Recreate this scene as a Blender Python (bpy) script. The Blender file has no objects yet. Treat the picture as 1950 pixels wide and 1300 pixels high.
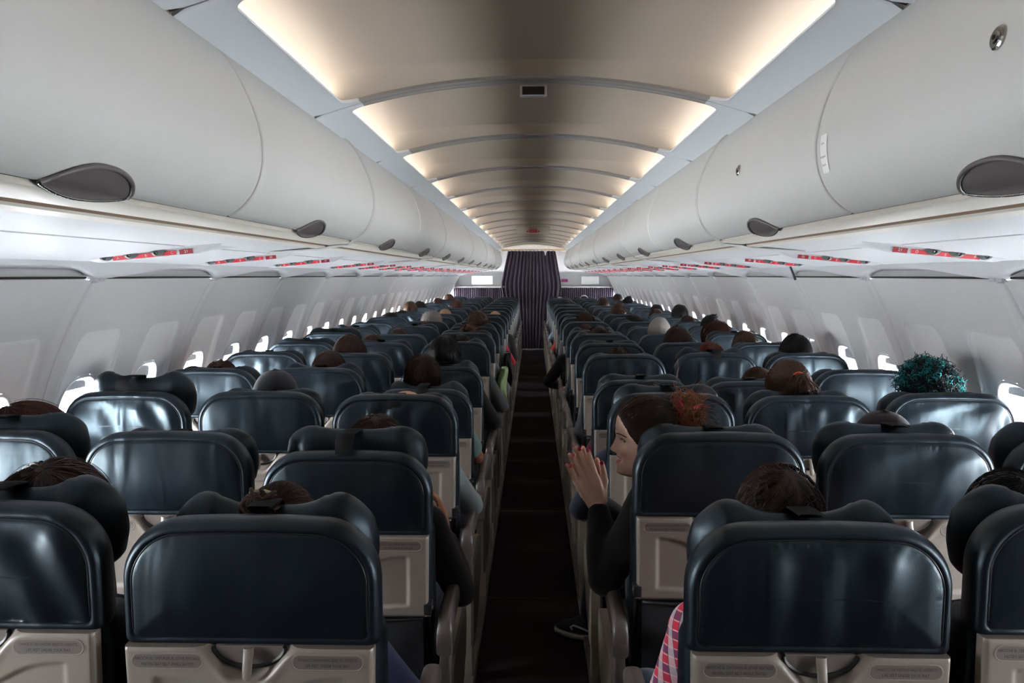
# Airliner cabin seen from the aisle, looking towards the front curtain.
import bpy, bmesh, math, random
import numpy as np
from mathutils import Vector, Matrix, Euler

rng = random.Random(7)
SC = bpy.context.scene
COL = SC.collection
PI = math.pi

# ------------------------------------------------------------------ helpers
class MB:
    """collects vertices and faces (with material slots) for one mesh"""
    def __init__(s):
        s.v = []; s.f = []; s.m = []
    def add(s, vs, fs, mi=0):
        o = len(s.v)
        s.v.extend([tuple(map(float, p)) for p in vs])
        for f in fs:
            s.f.append(tuple(i + o for i in f)); s.m.append(mi)
    def box(s, x0, x1, y0, y1, z0, z1, bev=0.0, mi=0, seg=2):
        bm = bmesh.new()
        bmesh.ops.create_cube(bm, size=1)
        for v in bm.verts:
            v.co = Vector(((x0 + x1) / 2 + v.co.x * (x1 - x0), (y0 + y1) / 2 + v.co.y * (y1 - y0), (z0 + z1) / 2 + v.co.z * (z1 - z0)))
        if bev > 0:
            bmesh.ops.bevel(bm, geom=list(bm.edges), offset=bev, segments=seg, affect='EDGES', profile=.5)
        bm.verts.index_update()
        s.add([v.co[:] for v in bm.verts], [[v.index for v in f.verts] for f in bm.faces], mi)
        bm.free()
    def grid(s, P, mi=0, closed_u=False, closed_v=False, flip=False):
        """P: array (nu,nv,3)"""
        nu, nv = P.shape[:2]
        fs = []
        for i in range(nu if closed_u else nu - 1):
            for j in range(nv if closed_v else nv - 1):
                a, b = i, (i + 1) % nu; c, d = j, (j + 1) % nv
                q = (a * nv + c, b * nv + c, b * nv + d, a * nv + d)
                fs.append(q[::-1] if flip else q)
        s.add(P.reshape(-1, 3), fs, mi)
    def loft(s, rings, mi=0, cap=True, closed=False):
        n = len(rings[0]); o = len(s.v)
        P = np.array(rings, float)
        s.grid(P, mi, closed_u=closed, closed_v=True)
        if cap and not closed:
            s.f.append(tuple(range(o, o + n))[::-1]); s.m.append(mi)
            k = o + n * (len(rings) - 1)
            s.f.append(tuple(range(k, k + n))); s.m.append(mi)
    def tube(s, pts, r, n=8, mi=0, closed=False, cap=True):
        pts = [Vector(p) for p in pts]; N = len(pts)
        rr = r if isinstance(r, (list, tuple)) else [r] * N
        rings = []; ref = None
        for i, p in enumerate(pts):
            if closed: t = pts[(i + 1) % N] - pts[i - 1]
            else: t = pts[min(i + 1, N - 1)] - pts[max(i - 1, 0)]
            if t.length < 1e-9: t = Vector((0, 0, 1))
            t.normalize()
            if ref is None:
                ref = Vector((0, 0, 1)) if abs(t.z) < .9 else Vector((1, 0, 0))
            u = t.cross(ref)
            if u.length < 1e-6: u = t.orthogonal()
            u.normalize(); w = u.cross(t).normalized(); ref = w
            rings.append([p + (u * math.cos(2 * PI * k / n) + w * math.sin(2 * PI * k / n)) * rr[i] for k in range(n)])
        s.loft(rings, mi, cap, closed)
    def capsule(s, p0, r0, p1, r1, n=14, m=5):
        p0 = Vector(p0); p1 = Vector(p1); t = p1 - p0
        L = t.length
        t = t / L if L > 1e-6 else Vector((0, 0, 1))
        u = t.orthogonal().normalized(); w = t.cross(u)
        rings = []
        for i in range(m + 1):
            a = PI / 2 * (1 - i / m) * .985
            rings.append((p0 - t * r0 * math.sin(a), r0 * math.cos(a)))
        for i in range(m + 1):
            a = PI / 2 * (i / m) * .985
            rings.append((p1 + t * r1 * math.sin(a), r1 * math.cos(a)))
        R = [[c + (u * math.cos(2 * PI * k / n) + w * math.sin(2 * PI * k / n)) * r for k in range(n)] for c, r in rings]
        s.loft(R)
    def ell(s, c, r, rot=None, n=20, m=12, mi=0):
        c = Vector(c); rings = []
        for i in range(m + 1):
            a = -PI / 2 * .985 + PI * .985 * i / m
            ring = []
            for k in range(n):
                b = 2 * PI * k / n
                p = Vector((r[0] * math.cos(a) * math.cos(b), r[1] * math.cos(a) * math.sin(b), r[2] * math.sin(a)))
                if rot is not None: p = rot @ p
                ring.append(c + p)
            rings.append(ring)
        s.loft(rings, mi)
    def mesh(s, name, mats, smooth=True):
        me = bpy.data.meshes.new(name)
        me.from_pydata(s.v, [], s.f)
        for m in (mats if isinstance(mats, (list, tuple)) else [mats]): me.materials.append(m)
        me.polygons.foreach_set('material_index', s.m)
        if smooth is not None:
            me.polygons.foreach_set('use_smooth', [bool(smooth)] * len(s.f))
        me.update()
        return me

def link(name, me, parent=None, loc=None, rot=None):
    o = bpy.data.objects.new(name, me)
    COL.objects.link(o)
    if parent is not None: o.parent = parent
    if loc is not None: o.location = loc
    if rot is not None: o.rotation_euler = rot
    return o

def thing(name, label, cat, loc=(0, 0, 0), rot=None, group=None, me=None):
    o = link(name, me, None, loc, rot)
    o['label'] = label; o['category'] = cat
    if group: o['group'] = group
    return o

def structure(name, me=None, loc=None):
    o = link(name, me, None, loc); o['kind'] = 'structure'
    return o

def sharp(me, ang=35):
    """smooth shading with edges over ANG degrees kept sharp"""
    bm = bmesh.new(); bm.from_mesh(me)
    for e in bm.edges:
        if len(e.link_faces) == 2 and e.calc_face_angle(0) > math.radians(ang): e.smooth = False
    bm.to_mesh(me); bm.free()
    return me

def fix_normals(me):
    bm = bmesh.new(); bm.from_mesh(me)
    bmesh.ops.recalc_face_normals(bm, faces=list(bm.faces))
    bm.to_mesh(me); bm.free()
    return me

def remesh(mb, voxel, smooth=3, mats=None, fac=.5):
    me = mb.mesh('tmp', [])
    fix_normals(me)
    o = bpy.data.objects.new('tmp', me); COL.objects.link(o)
    m = o.modifiers.new('r', 'REMESH'); m.mode = 'VOXEL'; m.voxel_size = voxel; m.use_smooth_shade = True
    if smooth:
        k = o.modifiers.new('s', 'SMOOTH'); k.factor = fac; k.iterations = smooth
    dg = bpy.context.evaluated_depsgraph_get()
    out = bpy.data.meshes.new_from_object(o.evaluated_get(dg), depsgraph=dg)
    COL.objects.unlink(o); bpy.data.objects.remove(o); bpy.data.meshes.remove(me)
    out.materials.clear()
    for x in (mats or []): out.materials.append(x)
    out.polygons.foreach_set('use_smooth', [True] * len(out.polygons))
    return out

def sstep(a, b, x):
    t = np.clip((x - a) / (b - a), 0, 1)
    return t * t * (3 - 2 * t)

def text_mesh(txt, size):
    """text as triangles, lying in XY, centred on x"""
    cu = bpy.data.curves.new('t', 'FONT'); cu.body = txt; cu.size = size
    cu.align_x = 'CENTER'; cu.align_y = 'CENTER'; cu.resolution_u = 2
    o = bpy.data.objects.new('t', cu); COL.objects.link(o)
    dg = bpy.context.evaluated_depsgraph_get()
    me = bpy.data.meshes.new_from_object(o.evaluated_get(dg), depsgraph=dg)
    V = [v.co.copy() for v in me.vertices]; F = [tuple(p.vertices) for p in me.polygons]
    COL.objects.unlink(o); bpy.data.objects.remove(o); bpy.data.curves.remove(cu); bpy.data.meshes.remove(me)
    return V, F

def add_text(mb, txt, size, org, ux, uz, mi=0, sx=1.0):
    """letters in the plane of ux (reading direction) and uz (up), at org"""
    V, F = text_mesh(txt, size)
    org, ux, uz = Vector(org), Vector(ux), Vector(uz)
    mb.add([org + ux * v.x * sx + uz * v.y for v in V], F, mi)

# ------------------------------------------------------------------ materials
def srgb(r, g, b):
    f = lambda c: (c / 255 / 12.92) if c / 255 <= .04045 else ((c / 255 + .055) / 1.055) ** 2.4
    return (f(r), f(g), f(b), 1)

def mat(name, col, rough=.5, metal=0.0, spec=.5, bump=None, var=0.0, emit=None, objcol=False, coat=0.0, sheen=0.0):
    m = bpy.data.materials.new(name); m.use_nodes = True
    nt = m.node_tree; N = nt.nodes; L = nt.links
    b = N['Principled BSDF']
    b.inputs['Base Color'].default_value = col
    b.inputs['Roughness'].default_value = rough
    b.inputs['Metallic'].default_value = metal
    b.inputs['Specular IOR Level'].default_value = spec
    if coat: b.inputs['Coat Weight'].default_value = coat; b.inputs['Coat Roughness'].default_value = .15
    if sheen: b.inputs['Sheen Weight'].default_value = sheen
    tc = N.new('ShaderNodeTexCoord')
    src = None
    if objcol:
        oi = N.new('ShaderNodeObjectInfo'); src = oi.outputs['Color']
        L.new(src, b.inputs['Base Color'])
    if var:
        nz = N.new('ShaderNodeTexNoise'); nz.inputs['Scale'].default_value = 9; nz.inputs['Detail'].default_value = 5
        L.new(tc.outputs['Object'], nz.inputs['Vector'])
        mx = N.new('ShaderNodeMix'); mx.data_type = 'RGBA'; mx.blend_type = 'MULTIPLY'
        mp = N.new('ShaderNodeMapRange'); mp.inputs['To Min'].default_value = 1 - var; mp.inputs['To Max'].default_value = 1.0
        L.new(nz.outputs['Fac'], mp.inputs['Value'])
        mx.inputs['Factor'].default_value = 1
        if src: L.new(src, mx.inputs['A'])
        else: mx.inputs['A'].default_value = col
        L.new(mp.outputs['Result'], mx.inputs['B'])
        L.new(mx.outputs['Result'], b.inputs['Base Color'])
    if bump:
        sc, st, dist = bump
        nz2 = N.new('ShaderNodeTexNoise'); nz2.inputs['Scale'].default_value = sc; nz2.inputs['Detail'].default_value = 4
        L.new(tc.outputs['Object'], nz2.inputs['Vector'])
        bp = N.new('ShaderNodeBump'); bp.inputs['Strength'].default_value = st; bp.inputs['Distance'].default_value = dist
        L.new(nz2.outputs['Fac'], bp.inputs['Height']); L.new(bp.outputs['Normal'], b.inputs['Normal'])
    if emit:
        b.inputs['Emission Color'].default_value = emit[0]; b.inputs['Emission Strength'].default_value = emit[1]
    return m

def leather_mat():
    m = mat('navy_leather', srgb(10, 15, 22), .38, spec=.5)
    nt = m.node_tree; N = nt.nodes; L = nt.links; b = N['Principled BSDF']
    b.inputs['Specular Tint'].default_value = (.66, .87, 1, 1)
    tc = N.new('ShaderNodeTexCoord'); oi = N.new('ShaderNodeObjectInfo')
    mul = N.new('ShaderNodeMath'); mul.operation = 'MULTIPLY'; mul.inputs[1].default_value = 37.0
    L.new(oi.outputs['Random'], mul.inputs[0])
    add = N.new('ShaderNodeVectorMath'); add.operation = 'ADD'
    L.new(tc.outputs['Object'], add.inputs[0]); L.new(mul.outputs[0], add.inputs[1])
    mp = N.new('ShaderNodeMapping'); mp.inputs['Scale'].default_value = (9, 5, 2.6); mp.inputs['Rotation'].default_value = (0, .35, 0)
    L.new(add.outputs[0], mp.inputs['Vector'])
    n1 = N.new('ShaderNodeTexNoise'); n1.inputs['Scale'].default_value = 1.0; n1.inputs['Detail'].default_value = 1.5; n1.inputs['Distortion'].default_value = .6
    L.new(mp.outputs[0], n1.inputs['Vector'])
    n2 = N.new('ShaderNodeTexNoise'); n2.inputs['Scale'].default_value = 260; n2.inputs['Detail'].default_value = 2
    L.new(tc.outputs['Object'], n2.inputs['Vector'])
    b1 = N.new('ShaderNodeBump'); b1.inputs['Strength'].default_value = .55; b1.inputs['Distance'].default_value = .022
    b2 = N.new('ShaderNodeBump'); b2.inputs['Strength'].default_value = .10; b2.inputs['Distance'].default_value = .0015
    L.new(n1.outputs['Fac'], b1.inputs['Height']); L.new(n2.outputs['Fac'], b2.inputs['Height'])
    L.new(b1.outputs[0], b2.inputs['Normal']); L.new(b2.outputs[0], b.inputs['Normal'])
    r = N.new('ShaderNodeMapRange'); r.inputs['To Min'].default_value = .30; r.inputs['To Max'].default_value = .46
    n3 = N.new('ShaderNodeTexNoise'); n3.inputs['Scale'].default_value = 14; n3.inputs['Detail'].default_value = 4
    L.new(add.outputs[0], n3.inputs['Vector']); L.new(n3.outputs['Fac'], r.inputs['Value']); L.new(r.outputs[0], b.inputs['Roughness'])
    return m

def fabric_objcol(name, rough=.9, scale=900):
    return mat(name, (1, 1, 1, 1), rough, spec=.25, bump=(scale, .25, .002), var=.25, objcol=True, sheen=.15)

def plaid_mat():
    m = mat('plaid_cotton', (1, 1, 1, 1), .9, spec=.2)
    nt = m.node_tree; N = nt.nodes; L = nt.links; b = N['Principled BSDF']
    tc = N.new('ShaderNodeTexCoord')
    def wave(rot, scale, lo, hi):
        mp = N.new('ShaderNodeMapping'); mp.inputs['Rotation'].default_value = rot
        L.new(tc.outputs['Object'], mp.inputs['Vector'])
        w = N.new('ShaderNodeTexWave'); w.wave_type = 'BANDS'; w.bands_direction = 'X'; w.inputs['Scale'].default_value = scale
        L.new(mp.outputs[0], w.inputs['Vector'])
        r = N.new('ShaderNodeMapRange'); r.interpolation_type = 'SMOOTHSTEP'
        r.inputs['From Min'].default_value = lo; r.inputs['From Max'].default_value = hi
        L.new(w.outputs['Fac'], r.inputs['Value'])
        return r.outputs[0]
    def mixc(fac, a, c, k=1.0):
        x = N.new('ShaderNodeMix'); x.data_type = 'RGBA'
        if k != 1.0:
            mm = N.new('ShaderNodeMath'); mm.operation = 'MULTIPLY'; mm.inputs[1].default_value = k
            L.new(fac, mm.inputs[0]); fac = mm.outputs[0]
        L.new(fac, x.inputs['Factor'])
        if isinstance(a, tuple): x.inputs['A'].default_value = a
        else: L.new(a, x.inputs['A'])
        x.inputs['B'].default_value = c
        return x.outputs['Result']
    ra, rb = (.2, 1.45, 0), (0, .25, .75)
    c = mixc(wave(ra, 8, .45, .6), srgb(204, 52, 78), srgb(52, 62, 98), .7)
    c = mixc(wave(rb, 8, .45, .6), c, srgb(222, 220, 226), .55)
    c = mixc(wave(ra, 16, .93, .97), c, srgb(240, 200, 190), .7)
    c = mixc(wave(rb, 16, .93, .97), c, srgb(30, 35, 66), .6)
    L.new(c, b.inputs['Base Color'])
    return m

def glass_mat():
    m = bpy.data.materials.new('acrylic_pane'); m.use_nodes = True
    nt = m.node_tree; N = nt.nodes; L = nt.links
    N.remove(N['Principled BSDF'])
    t = N.new('ShaderNodeBsdfTransparent'); t.inputs['Color'].default_value = (.95, .97, .98, 1)
    g = N.new('ShaderNodeBsdfGlossy'); g.inputs['Roughness'].default_value = .03
    lw = N.new('ShaderNodeLayerWeight'); pw = N.new('ShaderNodeMath'); pw.operation = 'POWER'; pw.inputs[1].default_value = 5
    L.new(lw.outputs['Facing'], pw.inputs[0])
    ad = N.new('ShaderNodeMath'); ad.operation = 'MULTIPLY_ADD'; ad.inputs[1].default_value = .6; ad.inputs[2].default_value = .03
    L.new(pw.outputs[0], ad.inputs[0])
    x = N.new('ShaderNodeMixShader')
    L.new(ad.outputs[0], x.inputs[0]); L.new(t.outputs[0], x.inputs[1]); L.new(g.outputs[0], x.inputs[2])
    L.new(x.outputs[0], N['Material Output'].inputs['Surface'])
    return m

def hair_mat():
    m = mat('hair', (1, 1, 1, 1), .5, spec=.22, objcol=True)
    nt = m.node_tree; N = nt.nodes; L = nt.links; b = N['Principled BSDF']
    tc = N.new('ShaderNodeTexCoord'); oi = [n for n in N if n.type == 'OBJECT_INFO'][0]
    nz = N.new('ShaderNodeTexNoise'); nz.inputs['Scale'].default_value = 330; nz.inputs['Detail'].default_value = 2
    L.new(tc.outputs['Object'], nz.inputs['Vector'])
    mp = N.new('ShaderNodeMapRange'); mp.inputs['From Min'].default_value = .3; mp.inputs['From Max'].default_value = .7
    mp.inputs['To Min'].default_value = .55; mp.inputs['To Max'].default_value = 1.5
    L.new(nz.outputs['Fac'], mp.inputs['Value'])
    mx = N.new('ShaderNodeMix'); mx.data_type = 'RGBA'; mx.blend_type = 'MULTIPLY'; mx.inputs['Factor'].default_value = 1
    L.new(oi.outputs['Color'], mx.inputs['A']); L.new(mp.outputs[0], mx.inputs['B'])
    L.new(mx.outputs['Result'], b.inputs['Base Color'])
    return m

M = {}
M['bin'] = mat('white_bin_plastic', srgb(206, 205, 203), .33, spec=.45, bump=(700, .06, .001), var=.05)
M['panel'] = mat('white_panel', srgb(205, 205, 208), .45, spec=.35, bump=(900, .05, .001), var=.04)
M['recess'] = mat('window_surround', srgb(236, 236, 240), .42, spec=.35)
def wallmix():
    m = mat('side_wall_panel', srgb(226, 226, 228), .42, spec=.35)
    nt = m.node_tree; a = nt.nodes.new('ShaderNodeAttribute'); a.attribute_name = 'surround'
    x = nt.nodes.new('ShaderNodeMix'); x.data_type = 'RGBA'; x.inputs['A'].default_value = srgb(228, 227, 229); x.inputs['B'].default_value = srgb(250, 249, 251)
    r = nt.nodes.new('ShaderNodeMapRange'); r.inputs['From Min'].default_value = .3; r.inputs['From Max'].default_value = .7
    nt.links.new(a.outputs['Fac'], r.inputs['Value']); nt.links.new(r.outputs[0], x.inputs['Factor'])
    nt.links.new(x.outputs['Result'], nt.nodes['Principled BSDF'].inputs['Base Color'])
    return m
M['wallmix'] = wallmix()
M['arc'] = mat('ceiling_arc_shade', srgb(142, 137, 134), .5, spec=.3)  # border in a darker grey, standing in for shade on the cross arcs
M['border'] = mat('ceiling_border', srgb(204, 208, 212), .45, spec=.3)
M['dome'] = mat('ceiling_dome', srgb(178, 166, 152), .5, spec=.25)
M['rail'] = mat('cream_rail', srgb(206, 200, 190), .4, spec=.4)
M['groove'] = mat('brown_groove', srgb(120, 98, 78), .6)
M['gap'] = mat('dark_gap', srgb(40, 33, 30), .8)
M['handle'] = mat('taupe_handle', srgb(98, 92, 92), .35, spec=.5)
M['chrome'] = mat('chrome', srgb(200, 200, 200), .18, metal=1)
M['dark'] = mat('dark_plastic', srgb(28, 27, 28), .45)
M['grey'] = mat('grey_plastic', srgb(105, 108, 108), .45)
M['red'] = mat('red_label', srgb(214, 32, 52), .45)
M['darkred'] = mat('dark_red_label', srgb(150, 14, 32), .45)
M['strap'] = mat('strap_webbing', srgb(20, 20, 22), .85, spec=.15, bump=(900, .3, .001))
M['white'] = mat('white_print', srgb(240, 238, 236), .5)
M['ink'] = mat('dark_print', srgb(32, 28, 28), .6)
M['leather'] = leather_mat()
M['piping'] = mat('leather_piping', srgb(20, 25, 33), .32, spec=.5)
M['tray'] = mat('taupe_tray', srgb(134, 123, 114), .38, spec=.45, bump=(500, .05, .001), var=.05)
M['plate'] = mat('placard_plate', srgb(108, 98, 92), .42)
M['arm'] = mat('armrest_plastic', srgb(84, 74, 70), .4, spec=.4, bump=(400, .08, .001))
M['bay'] = mat('seat_side_panel', srgb(150, 136, 120), .42, spec=.4)
M['pocket'] = mat('pocket_fabric', srgb(20, 21, 26), .6, bump=(300, .2, .002))
M['metal'] = mat('seat_metal', srgb(120, 118, 116), .35, metal=.9)
M['carpet'] = None
M['skin'] = mat('skin', srgb(205, 150, 122), .48, spec=.35, bump=(350, .06, .001), objcol=True)
M['hair'] = hair_mat()
M['cloth'] = fabric_objcol('clothing')
M['plaid'] = plaid_mat()
M['glass'] = glass_mat()
M['curtain'] = mat('aubergine_curtain', srgb(62, 50, 66), .75, spec=.3, bump=(500, .3, .002), sheen=.3)
M['bulk'] = mat('bulkhead_panel', srgb(196, 196, 196), .5)
M['strip'] = mat('cove_lamp', (1, 1, 1, 1), .5, emit=((1.0, .91, .83, 1), 9.0))
M['strip_off'] = mat('cove_lamp_unlit', srgb(225, 222, 215), .4)
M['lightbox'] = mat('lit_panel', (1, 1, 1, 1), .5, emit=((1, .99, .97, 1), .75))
M['wall_dark'] = mat('unseen_dark_wall', srgb(92, 88, 87), .6)
M['shade'] = mat('window_shade', srgb(206, 204, 202), .55)

def carpet():
    m = mat('brown_carpet', srgb(40, 29, 28), .95, spec=.1, bump=(600, .5, .004))
    nt = m.node_tree; N = nt.nodes; L = nt.links; b = N['Principled BSDF']
    tc = N.new('ShaderNodeTexCoord')
    br = N.new('ShaderNodeTexBrick'); br.inputs['Scale'].default_value = 1; br.offset = 0
    br.inputs['Brick Width'].default_value = 30; br.inputs['Row Height'].default_value = 1.45; br.inputs['Mortar Size'].default_value = .012
    br.inputs['Color1'].default_value = srgb(27, 19, 19); br.inputs['Color2'].default_value = srgb(30, 21, 20); br.inputs['Mortar'].default_value = srgb(52, 42, 41)
    mp = N.new('ShaderNodeMapping'); mp.inputs['Location'].default_value = (15, .55, 0)
    L.new(tc.outputs['Object'], mp.inputs['Vector']); L.new(mp.outputs[0], br.inputs['Vector'])
    L.new(br.outputs['Color'], b.inputs['Base Color'])
    return m
M['carpet'] = carpet()

# ------------------------------------------------------------------ shell of the cabin
R0, ZC = 1.85, .575                  # fuselage lining radius and its centre height
Y0, Y1 = -.92, 18.6
WT = 1.565                           # top of the window panels
def wall_x(z): return np.sqrt(R0 ** 2 - (z - ZC) ** 2)

BAY = 1.066
WIN_Z, WIN_HH, WIN_HW = .998, .162, .110

def wall_mesh(side, ybase, n_bays):
    """side -1 left, 1 right; bays with two windows each; recesses pressed in, openings left out"""
    mb = MB()
    ny, nz = 110, 120
    ylin = np.concatenate([[0, .003, .007, .014, .03], np.linspace(.045, BAY - .045, ny - 10), [BAY - .03, BAY - .014, BAY - .007, BAY - .003, BAY]])
    zz = np.concatenate([np.linspace(0, .6, 12, endpoint=False), np.linspace(.6, 1.5, nz - 20), np.linspace(1.505, WT, 8)])
    Yg, Zg = np.meshgrid(ylin, zz, indexing='ij')
    d = np.zeros_like(Yg)
    # groove at the bay joint
    e = np.minimum(Yg, BAY - Yg)
    d += .007 * (1 - sstep(.002, .008, e)) - .004 * sstep(.0, .03, e) * (1 - sstep(.05, .058, e)) * (Zg > 0)
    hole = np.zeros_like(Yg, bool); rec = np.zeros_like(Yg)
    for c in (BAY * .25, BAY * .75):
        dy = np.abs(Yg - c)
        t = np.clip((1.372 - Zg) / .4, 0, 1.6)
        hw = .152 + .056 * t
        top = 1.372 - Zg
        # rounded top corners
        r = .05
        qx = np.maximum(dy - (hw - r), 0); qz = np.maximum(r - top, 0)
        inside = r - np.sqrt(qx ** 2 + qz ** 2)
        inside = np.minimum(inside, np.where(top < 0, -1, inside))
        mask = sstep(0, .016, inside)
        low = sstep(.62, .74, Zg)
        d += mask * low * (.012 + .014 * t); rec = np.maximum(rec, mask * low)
        p = 3.2
        hole |= ((dy / (WIN_HW + .024)) ** p + (np.abs(Zg - WIN_Z) / (WIN_HH + .024)) ** p) < 1
    # radial direction
    Xr = wall_x(Zg)
    nx = Xr / R0; nzv = (Zg - ZC) / R0
    X = side * (Xr + d * nx); Z = Zg + d * nzv
    nyy, nzz = Yg.shape
    keep = []
    for i in range(nyy - 1):
        for j in range(nzz - 1):
            if hole[i, j] and hole[i + 1, j] and hole[i, j + 1] and hole[i + 1, j + 1]: continue
            q = (i * nzz + j, (i + 1) * nzz + j, (i + 1) * nzz + j + 1, i * nzz + j + 1)
            keep.append((q if side < 0 else q[::-1], 0))
    for b in range(n_bays):
        P = np.stack([X, Yg + ybase + b * BAY, Z], -1).reshape(-1, 3)
        o = len(mb.v); mb.v.extend(map(tuple, P.tolist()))
        for q, mi in keep: mb.f.append(tuple(k + o for k in q)); mb.m.append(mi)
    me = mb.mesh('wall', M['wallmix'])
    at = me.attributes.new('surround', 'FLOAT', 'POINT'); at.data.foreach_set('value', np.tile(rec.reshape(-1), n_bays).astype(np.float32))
    return me

NB = 20
LB, RB = 2.802 - 4 * BAY, 2.705 - 4 * BAY     # first bay joint of each side
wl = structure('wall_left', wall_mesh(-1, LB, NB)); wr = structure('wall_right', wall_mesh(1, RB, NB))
for s_, yb_ in ((-1, LB), (1, RB)):
    mb = MB()
    for b in range(NB):
        y_ = yb_ + b * BAY
        if y_ < Y0: continue
        P = np.array([[[s_ * (wall_x(z) + .0046 * wall_x(z) / R0), y_ + q, z + .0046 * (z - ZC) / R0] for q in (-.0028, .0028)] for z in np.linspace(.2, WT - .002, 40)])
        mb.grid(P, flip=(s_ > 0))
    structure('trim_%d' % (20 if s_ < 0 else 21), mb.mesh('wall_joint', M['groove']))['label'] = 'brown joint lines between the side wall panels'
wl['label'] = 'curved white cabin side wall with window recesses'; wr['label'] = 'curved white cabin side wall with window recesses'

# crown of the fuselage over everything, floor, end walls
mb = MB()
a0 = math.asin((1.556 - ZC) / (R0 + .001))
ang = np.linspace(a0, PI - a0, 40)
P = np.array([[[(R0 + .001) * math.cos(a), y, ZC + (R0 + .001) * math.sin(a)] for y in (Y0 - .2, Y1 + .2)] for a in ang])
mb.grid(P)
structure('ceiling', mb.mesh('crown', M['panel']))
mb = MB(); mb.box(-1.95, 1.95, Y0 - .2, Y1 + .2, -.08, 0)
structure('floor', mb.mesh('floor', M['carpet'], False))
def end_wall(name, y, th, mt='bulk'):
    mb = MB()
    n = 48
    prof = [(1.95 * math.cos(t), ZC + 1.95 * math.sin(t)) for t in np.linspace(-.31, PI + .31, n)]
    mb.loft([[(x, y, z) for x, z in prof], [(x, y + th, z) for x, z in prof]])
    return structure(name, mb.mesh(name, M[mt], False))
end_wall('wall_back', Y0 - .1, .1, 'wall_dark'); end_wall('wall_front', Y1, .1)  # unseen back wall, set close and dark to dim the near seats

# floor edge strips along the seat feet
tn = 1
def trim(me, label=None):
    global tn
    o = structure('trim_%d' % tn, me); tn += 1
    if label: o['label'] = label
    return o
for s in (-1, 1):
    mb = MB()
    prof = [(.222, .0), (.222, .018), (.228, .024), (.262, .024), (.268, .018), (.268, 0)]
    mb.loft([[(s * x, y, z) for x, z in prof] for y in (Y0, 17.0)])
    trim(mb.mesh('seat_track_cover', M['arm'], False), 'low plastic strip along the aisle floor edge')

# lower soffit between bins and windows, and the scalloped air-outlet trim below it
def soffit(s, ybase):
    mb = MB()
    prof = [(.85, 1.72), (.853, 1.692), (.862, 1.689), (1.066, 1.670), (1.068, 1.674), (1.072, 1.674), (1.074, 1.668), (1.20, 1.650), (1.33, 1.634), (1.40, 1.624), (1.412, 1.630)]
    ys = [Y0, 17.0]
    P = np.array([[[s * x, y, z] for y in ys] for x, z in prof])
    mb.grid(P, flip=(s < 0))
    trim(sharp(mb.mesh('soffit', M['panel']), 25), 'white soffit under the overhead bins')
    # scallops
    mb = MB()
    nu, nv = 72, 26
    us = np.concatenate([[0, .006, .012], np.linspace(.02, BAY - .02, nu - 6), [BAY - .012, BAY - .006, BAY]])
    vs = np.concatenate([np.linspace(0, .88, nv - 8), np.linspace(.89, 1, 8)])
    U, V = np.meshgrid(us, vs, indexing='ij')
    A = np.array([1.395, 1.628]); Bp = np.array([1.562, 1.566])
    X = A[0] + (Bp[0] - A[0]) * V; Z = A[1] + (Bp[1] - A[1]) * V - .012 * np.sin(PI * V)
    c = BAY * .5
    h = np.sqrt(np.clip(1 - (np.abs(U - c) / (c - .055)) ** 2.2, 0, 1))   # arch height, 1 at the middle
    inside = V - (1 - .86 * h)
    m = sstep(0, .06, inside) * (np.abs(U - c) < c - .055)
    d = m * .03 * sstep(0, .35, inside)
    slot = (np.abs(U - c) < c - .06) * sstep(.94, .97, V)
    nx, nz = .35, .94
    X = X + d * .7; Z = Z + d * .9 + slot * .012
    fs = []; n2 = len(vs)
    base = []
    for i in range(len(us) - 1):
        for j in range(n2 - 1):
            q = (i * n2 + j, (i + 1) * n2 + j, (i + 1) * n2 + j + 1, i * n2 + j + 1)
            dark = slot[i, j] > .5 and slot[i + 1, j] > .5
            base.append((q if s < 0 else q[::-1], 1 if dark else 0))
    for b in range(NB):
        y_ = ybase + b * BAY
        mb.box(min(s * 1.545, s * 1.562), max(s * 1.545, s * 1.562), y_ + .075, y_ + BAY - .075, 1.5675, 1.5745, 0, 1)
        for q in (-.036, .004): mb.box(min(s * 1.540, s * 1.568), max(s * 1.540, s * 1.568), y_ + q, y_ + q + .034, 1.5585, 1.5755, .002, 0)
        mb.box(min(s * 1.550, s * 1.575), max(s * 1.550, s * 1.575), y_ - .006, y_ + .008, 1.553, 1.573, 0, 0)
        P = np.stack([s * X, U + ybase + b * BAY, Z], -1).reshape(-1, 3)
        o = len(mb.v); mb.v.extend(map(tuple, P.tolist()))
        for q, mi in base:
            mb.f.append(tuple(k + o for k in q)); mb.m.append(mi)
    trim(mb.mesh('scallop', [M['panel'], M['gap']]), 'scalloped white trim with dark air slots above the windows')
soffit(-1, LB); soffit(1, RB)

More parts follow.
